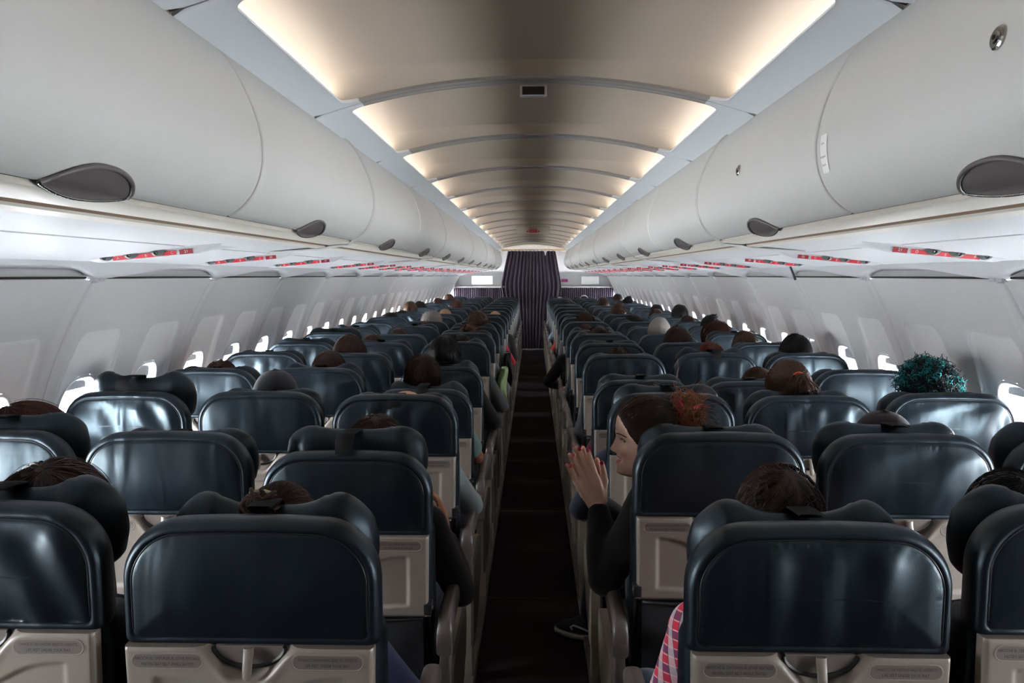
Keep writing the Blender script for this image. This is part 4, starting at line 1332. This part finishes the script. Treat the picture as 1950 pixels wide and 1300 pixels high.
def hair_mesh(kind, seed=0, fine=1.0):
    mb = MB(); N = lambda k: int(k * fine)
    if kind == 'short':
        cap_shell(mb, 1.0, .05, .010, 0, seed); flow_strands(mb, N(520), .055, seed, lift=1.035, jit=.45)
    elif kind == 'messy':
        cap_shell(mb, 1.01, .05, .012, 0, seed); flow_strands(mb, N(620), .075, seed, lift=1.06, jit=.9, wav=.35)
    elif kind == 'crop':
        cap_shell(mb, 1.012, .055, .003, .0, seed); flow_strands(mb, N(520), .022, seed, lift=1.022, jit=.6, rad=.0010)
    elif kind == 'long':
        cap_shell(mb, 1.01, .03, .008, 0, seed); flow_strands(mb, N(620), .34, seed, lift=1.04, jit=.22, rad=.0017, hang=1, nape=.05); flow_strands(mb, N(40), .16, seed + 1, lift=1.09, jit=1.2, rad=.0006)
    elif kind == 'pony':
        G = Vector((0, -.118, .195)); cap_shell(mb, 1.0, .04, .008, 0, seed); flow_strands(mb, N(620), .26, seed, 'back', 1.03, .30, .0015, .04, G)
        r = random.Random(seed)
        for i in range(N(170)):
            p = G + Vector((r.gauss(0, .008), r.gauss(0, .006), r.gauss(0, .008))); pts = [p.copy()]; ox = r.gauss(0, .045); oy = r.gauss(-.02, .02)
            for k in range(10):
                f = (k + 1) / 10; pts.append(p + Vector((ox * f + .006 * math.sin(k + i), -.030 * math.sin(PI * min(1, f * 1.3)) + oy * f, -.15 * f ** 1.5 + .014 * math.sin(PI * f))))
            strand(mb, pts, .0016, .0007)
    elif kind == 'bun':
        G = Vector((0, -.105, .215)); cap_shell(mb, 1.0, .04, .006, 0, seed); flow_strands(mb, N(480), .26, seed, 'back', 1.025, .2, .0015, .04, G)
        curls(mb, N(46), seed, (.018, .030), .0045, (.006, .02), G + Vector((0, -.015, .012)), Vector((.016, .016, .016)), -1, 26, 1.4, 5, 1, False)
    elif kind == 'curly':
        cap_shell(mb, 1.04, .03, .02, 0, seed); curls(mb, N(330), seed, (.006, .011), .0018, (.02, .045), pts_n=20, sides=4)
    elif kind == 'bald':
        cap_shell(mb, .975, .05, .002, -.03, seed)
        mb2 = MB(); return None
    return mb.mesh('hair', M['hair'])

def cap_hat(col):
    mb = MB(); nu, nv = 60, 16; P = []
    for j in range(nv + 1):
        b = PI / 2 * .97 * j / nv; ring = []
        for i in range(nu):
            a = 2 * PI * i / nu
            seam = 1 - .010 * math.exp(-((abs((a * 6 / (2 * PI)) % 1 - .5) - .5) / .035) ** 2)
            rr = math.sin(b) ** .86
            back = math.exp(-((a - PI) / .33) ** 2)
            z = .135 + .112 * math.cos(b) ** 1.0 + (.035 * back if j == nv else .02 * back * (j / nv) ** 6)
            ring.append((.091 * rr * seam * math.sin(a), -.004 + .116 * rr * seam * math.cos(a), z))
        P.append(ring)
    mb.loft(P[1:], cap=True)
    mb.ell((0, -.004, .248), (.008, .008, .005), n=10, m=6)
    vis = []
    for t in np.linspace(-1, 1, 15):
        x = .078 * t; y0 = .105 * math.sqrt(max(0, 1 - (x / .091) ** 2)); y1 = y0 + .075 * math.sqrt(max(.0, 1 - t * t)) + .004
        vis.append([(x, y0 - .01, .141), (x, y1, .136 - .012 * (1 - t * t)), (x, y1, .132 - .012 * (1 - t * t)), (x, y0 - .01, .136)])
    mb.loft(vis)
    mb.tube([(.091 * math.sin(a), -.004 + .116 * math.cos(a), .137) for a in np.linspace(PI - .5, PI + .5, 9)], .006, 8)
    return mb.mesh('baseball_cap', M['cloth'])

C_ = lambda r, g, b: srgb(r, g, b)
HAIRC = dict(dark=C_(46, 26, 20), black=C_(22, 18, 18), brown=C_(54, 34, 26), auburn=C_(66, 35, 26), light=C_(68, 45, 33), blond=C_(188, 150, 112), grey=C_(150, 144, 138), red=C_(92, 42, 30))
HV = {}
def hv(kind, seed, near):
    k = (kind, seed % 3 if not near else seed, near)
    if k not in HV: HV[k] = hair_mesh(kind, k[1] + 5, 1.6 if near else .55)
    return HV[k]
def pose(**k):
    P = dict(DEF); P.update(k); return P
VARS = dict(
    rest=build_person(DEF, hands=False),
    tuck=build_person(pose(sh=((-.16, .19, .905), (.16, .19, .905)), el=((-.185, .30, .66), (.185, .30, .66))), hands=False),
    outr=build_person(pose(el=((-.232, .29, .66), (.285, .27, .715)), wr=((-.13, .47, .60), (.215, .47, .665)))),
    outl=build_person(pose(el=((-.285, .27, .715), (.232, .29, .66)), wr=((-.215, .47, .665), (.13, .47, .60)))),
    teer=build_person(pose(el=((-.232, .29, .66), (.275, .27, .70)), wr=((-.13, .47, .60), (.235, .50, .668))), sleeve=.5),
    widel=build_person(pose(sh=((-.20, .20, .90), (.15, .19, .91)), el=((-.34, .22, .70), (.22, .29, .66)), wr=((-.22, .43, .62), (.13, .47, .60)))),
    raiser=build_person(pose(el=((-.232, .29, .66), (.272, .29, .640)), wr=((-.13, .47, .60), (.225, .285, .835)), hd=((.15, 1, -.25), (-.1, .05, 1)), pn=((0, 0, -1), (-1, 0, 0)), tv=((1, 0, 0), (0, -1, 0)), curl=.35)),
    plaid=build_person(pose(sh=((-.178, .20, .90), (.172, .19, .905)), el=((-.245, .25, .67), (.232, .29, .66)), wr=((-.15, .46, .60), (.13, .47, .60)), kn=((-.225, .60, .53), (.12, .655, .50)), an=((-.17, .60, .10), (.11, .64, .10)))),
    turnl=build_person(pose(yaw=1.15), hands=False),
    turnr=build_person(pose(yaw=-.95), hands=False),
)
PEOPLE = '''1B .0 1.172 long dark navy rest|dark brown hair parted in the middle
1C -.02 1.140 bun dark indigo outr|dark hair in a cream claw clip, indigo sleeve
2A -.035 1.176 long auburn grey turnr|long auburn hair with loose flyaway strands
2C .035 1.142 long dark black raiser|dark reddish hair, one hand raised
3B -.018 1.198 cap dark grey rest|navy baseball cap seen from behind
3C .004 1.126 bald light greydenim outr|bald crown and grey denim jacket
4A -.03 1.155 short auburn white rest|short auburn hair just over the headrest
4B .004 1.203 crop brown grey rest|close-cropped brown hair
4C -.035 1.185 short dark teal teer|dark hair with pale shine and light teal t-shirt
5B -.068 1.216 messy brown grey rest|tousled brown hair with lighter streaks
5C -.008 1.22 short black black outr|thick black hair
6B -.08 1.175 short brown grey rest|flat brown hair
6C .025 1.178 short black grey outr|black hair low behind the backrest
7C .011 1.196 curly auburn grey outr|curly auburn hair
8C .03 1.262 curly brown grey rest|tall curly brown hair
10C .02 1.13 short dark red outr|dark hair and a red sleeve on the armrest
11C .074 1.16 crop blond grey rest|very short blond hair
7B -.024 1.164 short brown grey rest|short brown hair
8B .096 1.175 long auburn grey rest|smooth reddish brown hair
9B .042 1.236 short grey black turnr|grey hair and the face turned aside
8A -.045 1.14 short auburn grey rest|auburn hair
7A -.074 1.146 short black grey rest|black hair low at the window
10A .007 1.185 messy black black rest|black hair and black jacket
11A .01 1.174 short black black rest|short black hair by the window
12A -.017 1.254 crop light white rest|cropped light brown hair
13A -.02 1.228 short black grey rest|neat black hair
15A .034 1.222 short light white rest|light brown hair at the window
18A -.03 1.236 short light grey rest|fair hair near the partition
13B -.024 1.248 short auburn grey rest|reddish hair
15B .017 1.164 short auburn grey rest|reddish brown hair
11B -.002 1.187 short blond grey rest|blond hair
15C .008 1.15 short black grey rest|black hair
1D .002 1.181 messy dark plaid plaid|short tousled dark hair and a red checked shirt
1E -.03 1.175 short black black rest|black hair
2E .038 1.171 cap dark maroon rest|dark maroon cap
3D -.042 1.15 short dark navy shoe|dark hair, navy jacket and black trainer
3E -.005 1.241 pony light grey rest|light brown hair tied back with an orange band
3F .035 1.225 teal black black rest|mop of curly teal and black hair
4D .0 1.09 short dark maroon outl|maroon sleeve beside the aisle
4E .085 1.126 long light grey rest|light brown hair low behind the headrest
5D -.006 1.160 short dark grey rest|dark hair above a winged headrest
5E .023 1.186 short red grey rest|chestnut hair
5F .011 1.234 short black grey rest|thick black hair at the window
6E -.032 1.227 long dark grey rest|long dark brown hair
6F -.082 1.203 short light white rest|light brown hair by the bright window
7F -.11 1.228 long auburn grey turnl|straight auburn hair facing the aisle
8F .017 1.231 bun black grey rest|black hair in a small top bun
7D .005 1.185 messy dark grey rest|dark brown hair
8D -.056 1.156 short dark black widel|dark hair, black sleeve in the aisle
9D -.007 1.233 short dark grey rest|rounded dark brown hair
7E -.038 1.256 crop grey grey rest|cropped grey hair
9E -.052 1.202 messy black black rest|shiny black hair
10F .03 1.27 short black grey rest|tall black hair at the window
9F -.027 1.188 short dark grey rest|dark hair
11F -.103 1.19 short dark grey rest|dark reddish hair
12F .02 1.217 short black grey rest|black hair at the window
11E -.027 1.255 curly light grey rest|curly light brown hair
14E .02 1.254 short dark grey rest|dark hair
12D .02 1.12 short dark orange outl|dark hair and an orange red jacket sleeve
14D .02 1.12 short dark sky outl|dark hair and a pale blue sleeve
19E -.024 1.179 phones dark grey rest|dark hair and white headphones
17F -.038 1.256 short dark grey rest|short dark hair
15F -.034 1.241 bun black grey rest|black hair in a bun
16E .023 1.159 short brown grey rest|brown hair
19D .012 1.148 hood dark white rest|white hood
15D .009 1.182 short black black rest|black hair'''
SHIRT = dict(navy=C_(34, 38, 58), indigo=C_(30, 33, 64), grey=C_(90, 92, 96), black=C_(16, 15, 16), white=C_(205, 205, 205), greydenim=C_(132, 140, 142), teal=C_(150, 186, 184), aqua=C_(80, 180, 178), red=C_(170, 28, 44), maroon=C_(92, 22, 38), orange=C_(196, 70, 50), sky=C_(150, 180, 205), plaid=C_(200, 60, 80))
def person_base(key, dx, ztop, V_, skin, label):
    r = int(key[:-1]); c = key[-1]
    s = ztop / 1.247
    o = thing('person', label, 'person', (CX[c] + dx, row_y(r), 0), None, 'seated passengers')
    o.scale = (min(1, s * 1.02), min(1.0, s * 1.02), s)
    return o
def cpart(name, me, o, col, mat_=None):
    p = link(name, me, o); p.color = col
    return p
capm = cap_hat(0)
for i, line in enumerate(PEOPLE.split('\n')):
    f, desc = line.split('|'); key, dx, zt, hk, hc, sc, ps = f.split()
    r = int(key[:-1]); c = key[-1]; near = r <= 5
    rr = random.Random('p' + key)
    seat = '%s seat, %s row' % (COLNAME[c], ORD[r - 1])
    if c in 'AF' and ps == 'rest': ps = 'tuck'
    if ps == 'shoe':
        V_ = build_person(pose(sh=((-.18, .20, .905), (.172, .19, .905)), el=((-.295, .23, .70), (.232, .29, .66)), wr=((-.20, .46, .64), (.13, .47, .60)), kn=((-.15, .66, .50), (.11, .655, .50)), an=((-.225, .475, .115), (.11, .64, .10)), toe=((-.345, .50, .035), (.11, .80, .035))))
    else: V_ = VARS[ps]
    o = person_base(key, float(dx), float(zt), V_, None, 'person with %s, %s' % (desc, seat))
    sk = rr.choice([C_(205, 150, 122), C_(186, 128, 98), C_(214, 164, 138), C_(160, 108, 82)])
    if key == '3C': sk = C_(222, 168, 142)
    cpart('body', V_['body'], o, sk)
    sh = cpart('jacket' if sc in ('navy', 'greydenim', 'black', 'orange') else 'shirt', V_['shirt'], o, SHIRT[sc])
    if sc == 'plaid':
        me = V_['shirt'].copy(); me.materials.clear(); me.materials.append(M['plaid']); sh.data = me; sh['label'] = 'red, navy and white checked cotton shirt'
    if r <= 6: cpart('trousers', V_['trousers'], o, rr.choice([C_(30, 36, 56), C_(22, 22, 24), C_(52, 60, 80)]))
    hcol = HAIRC[hc]; kind = hk
    def hpart(name, me, col):
        p = link(name, me, o); p.matrix_basis = V_['Hm']; p.color = col; return p
    if hk in ('cap',):
        hpart('hair', hv('crop', 1, False), hcol); hpart('baseball_cap', capm, C_(20, 21, 30) if key == '3B' else C_(34, 19, 24))
    elif hk == 'bald': hpart('hair', hv('crop', 2, False), hcol).scale = (.93, .93, .93)
    elif hk == 'teal':
        mb = MB(); cap_shell(mb, 1.10, -.01, .03, .01, 3); curls(mb, 520, 4, (.007, .012), .0016, (.03, .055), radii=HR * 1.16, zmin=-.85, pts_n=34)
        hpart('hair', mb.mesh('hair', M['hair']), C_(18, 30, 32))
        mb = MB(); curls(mb, 210, 9, (.007, .014), .0017, (.025, .05), radii=HR * 1.22, zmin=-.7, pts_n=34)
        q = hpart('hair', mb.mesh('hair', M['hair']), C_(24, 124, 126)); q['label'] = 'bright teal ringlets'
    elif hk == 'phones':
        hpart('hair', hv('short', 1, False), hcol)
        mb = MB(); mb.tube([(.098 * math.cos(a), -.01, .11 + .145 * math.sin(a)) for a in np.linspace(0, PI, 20)], .010, 8)
        for s in (-1, 1): mb.ell((s * .095, -.01, .105), (.022, .036, .042))
        hp = thing('headphones', 'white over-ear headphones worn by a dark-haired passenger near the purple partition curtain', 'headphones', me=mb.mesh('headphones', M['white']))
        hp.matrix_world = Matrix.LocRotScale(o.location, None, o.scale) @ V_['Hm']
    elif hk == 'hood':
        mb = MB(); cap_shell(mb, 1.14, -.02, .0, -.01, 2); hpart('hood', mb.mesh('hood', M['cloth']), C_(215, 222, 226))
    else:
        k_ = {'1B': 1.30, '2A': 1.22, '2C': 1.2, '6E': 1.1, '4C': 1.08, '5C': 1.1, '5B': 1.12, '8C': 1.12, '9D': 1.08, '1D': 1.04}.get(key, 1.04)
        hp_ = hpart('hair', hv(hk, i, near), hcol); hp_.matrix_basis = V_['Hm'] @ Matrix.Translation(HC) @ Matrix.Diagonal((k_, k_, 1 + (k_ - 1) * .4, 1)) @ Matrix.Translation(-HC)
    if key == '1C':
        mb = MB()
        for s in (-1, 1):
            mb.tube([(s * .010, -.13, .232), (s * .022, -.135, .246), (s * .020, -.125, .262), (s * .006, -.118, .264)], [.005, .006, .006, .004], 8)
            for k in range(4): mb.tube([(s * .020, -.132 + .006 * k, .24), (s * .026, -.122 + .006 * k, .222)], [.0032, .0018], 6)
        hpart('hair_clip', mb.mesh('hair_clip', mat('cream_clip', C_(214, 190, 158), .35)), (1, 1, 1, 1))
    if key == '3E':
        mb = MB(); mb.tube([(.016 * math.cos(a), -.121 - .004 * math.sin(a), .196 + .016 * math.sin(a)) for a in np.linspace(0, 2 * PI, 20, endpoint=False)], .0065, 8, closed=True)
        hpart('hair_band', mb.mesh('hair_band', mat('orange_band', C_(232, 92, 48), .7)), (1, 1, 1, 1))
    if ps == 'shoe':
        mb = MB(); n = 20
        a = Vector((-.21, .472, 0)); bb = Vector((-.375, .512, 0)); ax = (bb - a).normalized(); ay = Vector((-ax.y, ax.x, 0))
        def ring(z, grow, y0=0, y1=1):
            out = []
            for k in range(n):
                t = 2 * PI * k / n; u = .5 - .5 * math.cos(t); v = math.sin(t)
                wv = .040 + .008 * math.sin(PI * u); p = a + ax * (-.055 + (.245 + grow * 2) * (.0 + u) - grow) + ay * v * (wv + grow) * (abs(math.sin(t)) ** .0)
                out.append((p.x, p.y, z + .008 * u ** 4))
            return out
        mb.loft([ring(.004, .0), ring(.006, .004), ring(.026, .004), ring(.030, .001)])
        sole = mb.mesh('sole', M['white'])
        mb = MB(); rows = []
        for z, g_, sx in ((.028, -.002, 1), (.045, -.003, .98), (.058, -.006, .9), (.072, -.009, .74), (.09, -.010, .56), (.105, -.010, .5), (.118, -.009, .47)):
            R_ = ring(z, g_); h_ = a + ax * -.05
            rows.append([(h_.x + (x - h_.x) * 1, h_.y + (y - h_.y) * 1, zz) if sx == 1 else ((lambda q: (q.x, q.y, zz))(a + ax * (-.055 + ((Vector((x, y, 0)) - a).dot(ax) + .055) * sx) + ay * (Vector((x, y, 0)) - a).dot(ay) * (.6 + .4 * sx))) for x, y, zz in R_])
        mb.loft(rows)
        upper = mb.mesh('shoe', mat('black_canvas', C_(22, 20, 22), .8))
        shoe = link('shoe', upper, o); shoe['label'] = 'black canvas trainer with white sole and white side stripe'
        so = link('sole', sole, shoe)
        mb = MB(); pts = []
        for u, z in ((-.01, .046), (.03, .050), (.07, .062), (.095, .068), (.11, .058), (.10, .048)):
            p = a + ax * (u + .0) - ay * .0; pts.append((p.x, p.y, z))
        path = [Vector(p) - ay * (.043 - .12 * max(0, p[2] - .05)) * (-1 if ay.y > 0 else 1) * -1 for p in pts]
        mb.tube(path, .0045, 6)
        link('side_stripe', mb.mesh('side_stripe', M['white']), shoe)
#WOMAN

# ---- the woman clapping in the second row, turned towards the aisle
OFF = Vector((.515, 2.165, 0))
def wl_(x, y, z): return tuple(Vector((x, y, z)) - OFF)
WP = pose(head=wl_(.346, 2.425, .963), yaw=math.radians(94), pitch=.0, neck=wl_(.395, 2.40, .925), chest=wl_(.45, 2.38, .80), pel=wl_(.50, 2.41, .55),
          sh=(wl_(.335, 2.345, .872), wl_(.515, 2.45, .885)), el=(wl_(.222, 2.375, .655), wl_(.36, 2.66, .68)), wr=(wl_(.207, 2.450, .858), wl_(.196, 2.512, .866)),
          hd=((-.080, .004, .19), (-.086, -.030, .19)), pn=((.15, 1, .05), (.15, -1, .05)), tv=((1, -.1, .35), (1, .1, .35)), hs=1.0, curl=.09, spread=.10, thumb=.62)
WV = build_person(WP, voxel=.0032, cloth_voxel=.008, sleeve=1.0, hands=True, smile=True, smooth=2, collar=1)
wo = thing('person', 'woman in black jumper clapping by the aisle, dark hair in a curly auburn bun', 'person', OFF, None, 'seated passengers')
Hm = WV['Hm']
def face_skin():
    m = M['skin'].copy(); m.name = 'face_skin'
    nt = m.node_tree; N = nt.nodes; L = nt.links; b = N['Principled BSDF']
    tc = N.new('ShaderNodeTexCoord')
    inv = Hm.inverted()
    def mask(c, sc, lo, hi):
        mp = N.new('ShaderNodeMapping'); mp.vector_type = 'TEXTURE'
        q = Hm @ Vector(c); mp.inputs['Location'].default_value = q; mp.inputs['Rotation'].default_value = Hm.to_euler(); mp.inputs['Scale'].default_value = sc
        L.new(tc.outputs['Object'], mp.inputs['Vector'])
        ln = N.new('ShaderNodeVectorMath'); ln.operation = 'LENGTH'; L.new(mp.outputs[0], ln.inputs[0])
        r = N.new('ShaderNodeMapRange'); r.inputs['From Min'].default_value = lo; r.inputs['From Max'].default_value = hi; r.inputs['To Min'].default_value = 1; r.inputs['To Max'].default_value = 0
        L.new(ln.outputs['Value'], r.inputs['Value']); return r.outputs[0]
    col = (srgb(246, 205, 182))
    prev = None
    for c, sc, lo, hi, cc in (((-.045, .07, .075), (.022, .03, .020), .2, 1.2, srgb(236, 168, 144)), ((.045, .07, .075), (.022, .03, .020), .2, 1.2, srgb(236, 168, 144)), ((0, .088, .0515), (.026, .02, .0135), .85, 1.05, srgb(168, 74, 74)), ((0, .080, .0535), (.022, .012, .0042), .8, 1.0, srgb(58, 22, 22))):
        x = N.new('ShaderNodeMix'); x.data_type = 'RGBA'; x.inputs['B'].default_value = cc
        if prev is None: x.inputs['A'].default_value = col
        else: L.new(prev, x.inputs['A'])
        L.new(mask(c, sc, lo, hi), x.inputs['Factor']); prev = x.outputs['Result']
    L.new(prev, b.inputs['Base Color'])
    return m
WV['body'].materials.clear(); WV['body'].materials.append(face_skin())
cpart('body', WV['body'], wo, srgb(246, 205, 182))
j = cpart('jumper', WV['shirt'], wo, C_(14, 13, 14)); j['label'] = 'black high-necked jumper'
cpart('trousers', WV['trousers'], wo, C_(30, 34, 46))
def wpart(name, mb, m, col=(1, 1, 1, 1), lab=None):
    p = link(name, mb.mesh(name, m), wo); p.matrix_basis = Hm; p.color = col
    if lab: p['label'] = lab
    return p
# hair drawn back from the temples
mb = MB(); G = Vector((0, -.108, .200))
cap_shell(mb, 1.034, .045, .004, 'swept', 4, 170, 110)
flow_strands(mb, 1900, .30, 21, 'back', 1.050, .12, .0015, .045, G, front='swept_in')
flow_strands(mb, 70, .20, 22, 'back', 1.06, .5, .0006, .045, G, front='swept_in')
r = random.Random(2)
for s in (-1, 1):                 # fine strands lying along the hairline
    for k in range(260):
        t = k / 259; z = .075 + .135 * t + r.uniform(-.002, .002)
        yl = float(np.interp(z, [.07, .095, .115, .14, .17, .195, .21], [.004, .022, .040, .060, .076, .086, .094])) - r.uniform(0, .006)
        x = HR.x * math.sqrt(max(0, 1 - ((yl - HC.y) / HR.y) ** 2 - ((z - HC.z) / HR.z) ** 2))
        p = on_scalp(scalp_dir(Vector((s * x, yl, z))), 1.034); pts = [p.copy()]
        for i in range(14):
            nrm = scalp_dir(p); tv = (G - p) + Vector((0, 0, -.10 * (1 - i / 13))); tv -= nrm * tv.dot(nrm); tv.normalize()
            p = on_scalp(scalp_dir(p + tv * .0105), 1.036 + .022 * math.sin(PI * i / 13)); pts.append(p.copy())
        strand(mb, pts, .0011, .0008)
wpart('hair', mb, M['hair'], C_(48, 30, 25))
mb = MB(); BC = Vector((-.005, -.122, .205))
mb.ell(BC, (.036, .026, .035), n=24, m=14)
curls(mb, 230, 5, (.009, .020), .0011, (.02, .06), BC, Vector((.045, .030, .042)), -1, 34, 1.7, 4, 1, False)
r = random.Random(8)
for i in range(420):
    a = r.uniform(0, 2 * PI); e_ = r.uniform(-1.1, 1.2); dv = Vector((math.cos(e_) * math.sin(a), math.cos(e_) * math.cos(a), math.sin(e_)))
    p = BC + dv * .02; pts = []
    bend = Vector((r.gauss(0, .5), r.gauss(-.3, .5), r.gauss(-.4, .6)))
    L_ = r.uniform(.04, .085)
    for k in range(9):
        f = k / 8; pts.append(p + dv * L_ * f * (1 - .35 * f) + bend * L_ * f * f * .75 + Vector((.003 * math.sin(k * 1.5 + i), .003 * math.cos(k * 1.2 + i * 2), 0)))
    strand(mb, pts, .0010, .0004)
for i in range(200):
    p = BC + Vector((r.gauss(0, .02), r.gauss(.012, .012), -.02)); pts = []; ox = r.gauss(0, .035); L_ = r.uniform(.06, .13)
    for k in range(10):
        f = k / 9; pts.append(p + Vector((ox * f + .004 * math.sin(k * 1.3 + i), -.012 * f + .004 * math.cos(k + i), -L_ * f)))
    strand(mb, pts, .0014, .0006)
wpart('hair_bun', mb, M['hair'], C_(132, 80, 50), 'curly auburn bun')
mb = MB()
for q, (rad_, th) in enumerate(((.026, .0055), (.029, .0045))):
    cc = BC + Vector((0, .022 - .010 * q, -.002 + .012 * q))
    mb.tube([cc + Vector((rad_ * math.cos(a), .010 * math.sin(a * 3) * .4 + rad_ * .35 * math.sin(a), rad_ * math.sin(a))) for a in np.linspace(0, 2 * PI, 28, endpoint=False)], th, 8, closed=True)
mb.tube([BC + Vector((-.040, -.012, .012)), BC + Vector((-.036, -.03, .016)), BC + Vector((-.022, -.044, .018))], .006, 8)
wpart('scrunchie', mb, mat('pink_band', C_(206, 38, 92), .6), lab='pink hair band')
mb = MB()
for s in (-1, 1): mb.ell((s * .0315, .0600, .1165), (.0120, .0120, .0120), n=24, m=14)
wpart('eye', mb, M['white'])
mb = MB()
for s in (-1, 1): mb.ell((s * .0335, .0678, .1165), (.0062, .0046, .0062), n=20, m=10)
wpart('iris', mb, mat('brown_iris', C_(30, 18, 14), .15))
mb = MB(); lid = MB()
for s in (-1, 1):
    arc = [(s * (.019 + .027 * t),   .0765 - .014 * t ** 1.6 + .0015 * math.sin(PI * t), .1170 + .0065 * math.sin(PI * min(1, t * 1.02)) - .001 * t) for t in np.linspace(0, 1, 10)]
    mb.tube(arc, .0011, 6)
    for k in range(1, 10): mb.tube([arc[k], (arc[k][0] + s * .002, arc[k][1] + .0065, arc[k][2] + .0025)], [.0006, .0002], 4)
wpart('eyelashes', mb, M['dark'])
mb = MB()
for s in (-1, 1):
    for k in range(60):
        t = k / 59; x = s * (.014 + .040 * t); y = .0925 - .022 * t ** 2; z = .1335 + .006 * math.sin(PI * min(1, t * .8 + .1)) - .003 * t
        mb.tube([(x, y - .001, z), (x + s * .005, y + .0005 - .002 * t, z + .003)], [.0009, .0004], 4)
wpart('eyebrow', mb, M['hair'], C_(40, 26, 22))
mb = MB(); P = []
for t in np.linspace(-1, 1, 13):
    P.append([(.021 * t, .0800 - .010 * t * t, z + .0065 * t * t) for z in (.0515, .0555, .0600)])
mb.grid(np.array(P)); P2 = np.array(P); P2[:, :, 1] -= .004; mb.grid(P2, flip=True)
wpart('teeth', mb, M['white'])
# painted nails
nail_m = mat('pink_nail_varnish', C_(196, 34, 84), .2, coat=.6)
for tips in WV['tips']:
    for tip, dv, n, rr_ in tips:
        dv = dv.normalized(); n2 = (n - dv * n.dot(dv)).normalized(); sx = dv.cross(n2)
        R = Matrix((sx, dv, n2)).transposed()
        mb = MB(); mb.ell(tip + dv * .001 - n2 * rr_ * .78, (rr_ * .72, .0072, .0020), R, 12, 8)
        link('nail', mb.mesh('nail', nail_m), wo)

# ------------------------------------------------------------------ things left over the armrests by the aisle
def draped(name, label, cat, x, y, z1, z0, w, d, col, seed, m=None):
    mb = MB(); r = random.Random(seed); ph = r.uniform(0, 6); P = []
    for i in range(26):
        u = 2 * PI * i / 25; ring = []
        for j in range(12):
            v = j / 11
            k = .25 + .75 * math.sin(PI * min(1, .18 + v * .72)) ** .8
            q = 1 + .16 * math.sin(u * 5 + 3 * v + ph) + .1 * math.sin(u * 9 - v * 4)
            ring.append((x + w * k * q * math.cos(u) + .012 * math.sin(v * 6 + ph), y + d * k * q * math.sin(u), z1 + (z0 - z1) * v))
        P.append(ring)
    rings = [[P[i][j] for i in range(25)] for j in range(12)]
    mb.loft(rings)
    me = mb.mesh(name, m or M['cloth']); o = thing(name, label, cat, me=me); o.color = col
    return o
draped('jacket', 'pale green jacket hung over an aisle armrest on the left', 'jacket', -.235, 6.20, .86, .615, .035, .13, C_(168, 190, 138), 3)
draped('bag', 'black soft bag hanging into the aisle just ahead of the pale green jacket', 'bag', -.222, 7.05, .90, .56, .045, .16, C_(14, 13, 14), 5)

# ------------------------------------------------------------------ daylight, camera
w = bpy.data.worlds.new('sky'); SC.world = w; w.use_nodes = True
nt = w.node_tree
bg = nt.nodes['Background']
tc = nt.nodes.new('ShaderNodeTexCoord'); sp = nt.nodes.new('ShaderNodeSeparateXYZ'); cr = nt.nodes.new('ShaderNodeValToRGB')
mp = nt.nodes.new('ShaderNodeMapRange'); mp.inputs['From Min'].default_value = -1; mp.inputs['From Max'].default_value = 1
nt.links.new(tc.outputs['Generated'], sp.inputs[0]); nt.links.new(sp.outputs['Z'], mp.inputs['Value']); nt.links.new(mp.outputs[0], cr.inputs['Fac'])
e = cr.color_ramp.elements
e[0].position = .25; e[0].color = (.93, .95, .98, 1)
e[1].position = .75; e[1].color = (.80, .89, 1.0, 1)
m = cr.color_ramp.elements.new(.5); m.color = (1, 1, 1, 1)
nt.links.new(cr.outputs[0], bg.inputs['Color'])
bg.inputs['Strength'].default_value = 150.0

cam = bpy.data.cameras.new('camera'); co = bpy.data.objects.new('camera', cam); COL.objects.link(co)
cam.sensor_width = 36; cam.lens = 1517 / 1950 * 36
co.location = (0, 0, 1.58); co.rotation_euler = (math.radians(90 - 4.748), 0, math.radians(1.505))
cam.clip_start = .02; cam.clip_end = 200
SC.camera = co
SC.view_settings.view_transform = 'Standard'; SC.view_settings.look = 'None'
SC.view_settings.gamma = 1; SC.view_settings.use_curve_mapping = False
SC.view_settings.exposure = 0.0
SC.cycles.use_denoising = True
SC.cycles.max_bounces = 8; SC.cycles.diffuse_bounces = 5; SC.cycles.glossy_bounces = 3; SC.cycles.transparent_max_bounces = 8
SC.cycles.sample_clamp_indirect = 6
